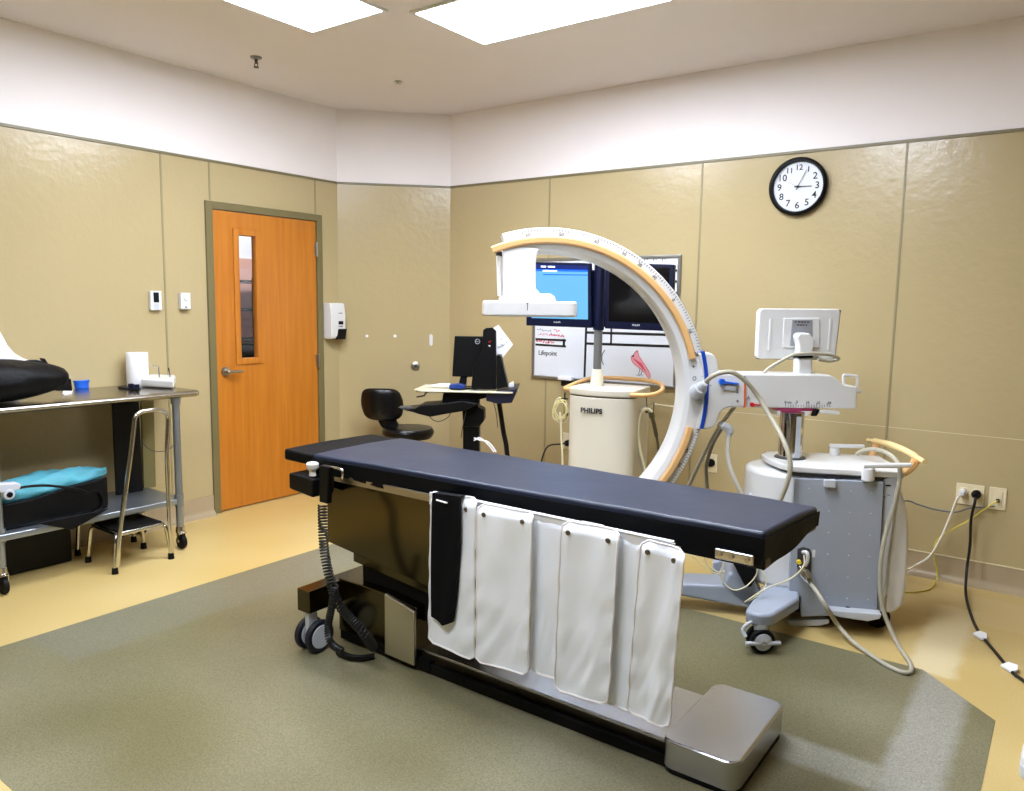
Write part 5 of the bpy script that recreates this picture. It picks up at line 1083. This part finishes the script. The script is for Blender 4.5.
bm = bmnew(); prism(bm, [VW(q, .10) for q in ((426, 386.3), (440, 383.8), (449, 384), (452, 387.2))], NW*.05); tag(obj('paper_stack', bm, M_paper, bevel=.003), 'loose white papers on the left half of the corner cart top', 'papers')
bm = bmnew(); prism(bm, [VW(q, -.0) for q in ((449, 385), (458, 384), (465, 385.5), (464, 389), (449, 388.5))], NW*.08); tag(obj('blue_box', bm, mat('dark_blue_box', (24, 52, 120), .4), bevel=.003), 'small blue box with white cord under the monitor on the corner cart', 'box')
bm = bmnew(); prism(bm, [VW(q, .1) for q in ((507, 385), (513, 381.5), (514, 387), (509, 388))], NW*.05); tag(obj('folded_tissue', bm, M_paper, bevel=.004), 'small white folded tissue at the right end of the corner cart', 'tissue')

# ------------------------------------------------------------------ task stool with back
cseat = B((408, 431), 'z', .51); CH = thing('task_stool', (cseat.x, cseat.y, 0), 'black vinyl round task stool with low backrest in the far corner', 'stool')
dv = D((470, 428), 6); tcx = Vector((rt.x, rt.y, 0)).normalized(); tcy = Vector((-tcx.y, tcx.x, 0))
bm = bmnew(); lathe(bm, [(.001, -.035), (.12, -.035), (.185, -.02), (.205, .012), (.205, .035), (.19, .058), (.12, .066), (.001, .064)], cseat-Z_*.03, n=40); obj('seat', bm, M_vinyl, CH)
bm = bmnew()
cb = cseat-tcx*.215+tcy*.02
def back_(s, t_):
    a = (s-.5)*1.7; w_ = .165; x = w_*math.sin(a)/math.sin(.85); y = -.05*math.cos(a)*1.0
    return x, y
rings = []
for i in range(21):
    s = i/20; e = 1-abs(2*s-1)**4.5; hh = .128*(.25+.75*e**.5); x = (s-.5)*.335; y = .35*x*x*2
    sk = .0; ring = []
    for j in range(20):
        a = 2*PI*j/20; cz = math.copysign(abs(math.sin(a))**.6, math.sin(a)); cy_ = math.copysign(abs(math.cos(a))**.8, math.cos(a))
        zz = cz*hh; xx = x-.10*zz if True else x
        ring.append(bm.verts.new(cb+tcx*(xx)+tcy*(y*3+cy_*.028*(.4+.6*e))+Z_*(.205+zz)))
    rings.append(ring)
for x, y in zip(rings, rings[1:]):
    for j in range(20): bm.faces.new((x[j], x[(j+1) % 20], y[(j+1) % 20], y[j]))
bm.faces.new(rings[0][::-1]); bm.faces.new(rings[-1]); obj('backrest', bm, M_vinyl, CH, angle=80)
bm = bmnew(); prism(bm, [cb+tcx*x+tcy*.03+Z_*z for x, z in ((-.07, .14), (.09, .14), (.14, .02), (.18, -.03), (.04, -.03), (-.01, .03))], tcy*.03); obj('back_bracket', bm, M_black, CH, bevel=.006)
bm = bmnew(); cyl(bm, (cseat.x, cseat.y, .09), (cseat.x, cseat.y, .45), .025); obj('gas_lift', bm, M_chrome, CH)
for k_ in range(5):
    a = 2*PI*k_/5+.3; e = Vector((cseat.x+.27*math.cos(a), cseat.y+.27*math.sin(a), .07)); bm = bmnew(); tube(bm, [(cseat.x, cseat.y, .11), ((cseat.x+e.x)/2, (cseat.y+e.y)/2, .095), e], .017, n=8); l = obj('leg', bm, M_black, CH)
    bm = bmnew(); cyl(bm, e+Vector((-.012, 0, -.042)), e+Vector((.012, 0, -.042)), .027); obj('caster', bm, M_rub, l, bevel=.003)

# ------------------------------------------------------------------ cables at the right wall
def cab(name, P, r, m, label): 
    bm = bmnew(); tube(bm, P, r, n=10, smooth=8); return tag(obj(name, bm, m), label, 'cable')
s1 = c1+Vector((-.032, -.02, .012)); s2 = c1+Vector((.032, -.02, .012)); 
wc_ = cab('white_power_cable', [s1+Vector((0, -.03, 0)), s1+Vector((-.02, -.06, -.03)), B((950, 517), 'y', -.07), B((940, 540), 'y', -.07), B((930, 556), 'y', -.07), B((918, 564), 'y', -.09), B((905, 569), 'y', -.12), BP(.50, .30, .30)], .0062, mat('white_cable', (236, 232, 220), .4), 'white power cable drooping from the left socket of the double outlet')
bm = bmnew(); lathe(bm, [(.001, 0), (.020, 0), (.021, .02), (.015, .035), (.009, .05), (.001, .05)], s1, M=Mc, n=20); obj('plug', bm, M_white, wc_)
bk_ = cab('black_power_cable', [s2+Vector((0, -.03, -.004)), s2+Vector((0, -.055, -.04)), B((971, 520), 'y', -.06), B((970, 545), 'y', -.06), B((966.5, 572), 'y', -.09), B((966, 595), 'z', .02), B((971, 615), 'z', .008), B((979, 632), 'z', .008), B((997, 654), 'z', .008), B((1012, 672), 'z', .008), B((1024, 681), 'z', .008), B((1050, 700), 'z', .008), (4.6, -1.4, .008)], .0072, M_cablek, 'long black power cable with white tags running down the wall and over the floor')
bm = bmnew(); lathe(bm, [(.001, 0), (.023, 0), (.024, .02), (.017, .035), (.009, .05), (.001, .05)], s2, M=Mc, n=20); obj('plug', bm, M_rub, bk_)
for q, e in (((981, 637), (1, .6)), ((1010, 669), (1.3, -.1))):
    c = B(q, 'z', .010); bm = bmnew(); prism(bm, [c+Vector((-.035, .012, -.004)), c+Vector((.005, -.03, -.004)), c+Vector((.025, -.02, .0)), c+Vector((.02*e[0], .02, .008)), c+Vector((-.01, .035, .006))], Z_*.010); obj('white_tag', bm, M_paper, bk_)
j = c2+Vector((.003, -.02, -.008))
yc_ = cab('yellow_network_cable', [j, j+Vector((-.01, -.03, -.005)), B((982, 511), 'y', -.05), B((968, 521), 'y', -.05), B((955, 528), 'y', -.05), B((940, 537), 'y', -.05), B((935, 545), 'y', -.05), B((934.5, 556), 'y', -.06), B((937, 572), 'y', -.07), B((936.5, 580), 'z', .02), B((930, 589), 'z', .006), B((916, 592), 'z', .006), B((900, 593), 'z', .006), BP(.40, .28, .06)], .0038, M_cabley, 'thin yellow network cable from the small wall plate to the floor')
bl_ = cab('slate_network_cable', [j+Vector((-.01, -.01, -.03)), B((985, 507), 'y', -.03), B((970, 508), 'y', -.03), B((955, 512), 'y', -.03), B((935, 509.5), 'y', -.04), B((918, 504.5), 'y', -.05), B((905, 501), 'y', -.12), BP(.45, .40, .50)], .0045, M_cableg, 'thin slate grey cable running along the wall from outlets to the machine')
# white object at the right border
c = B((1030, 772), 'z', 0); wo = thing('white_foot_pedal', (c.x+.03, c.y, 0), 'white rounded object on the beige floor cut by the right border', 'floor object')
bm = bmnew(); prism(bm, [c+Vector((x+.03, y, .0)) for x, y in rrect(.12, .15, .035, 5)], Z_*.045); obj('base', bm, M_greyp, wo, bevel=.008)
bm = bmnew(); prism(bm, [c+Vector((x+.03, y, .045)) for x, y in rrect(.115, .145, .035, 5)], Z_*.03); obj('cover', bm, M_white, wo, bevel=.012, seg=3)

# ------------------------------------------------------------------ render look
w = bpy.data.worlds.new('world'); bpy.context.scene.world = w; w.use_nodes = True; w.node_tree.nodes['Background'].inputs[0].default_value = (.5, .52, .55, 1); w.node_tree.nodes['Background'].inputs[1].default_value = .05
vs = bpy.context.scene.view_settings; vs.view_transform = 'Standard'; vs.look = 'None'; vs.gamma = 1; vs.use_curve_mapping = False; vs.exposure = 1.06
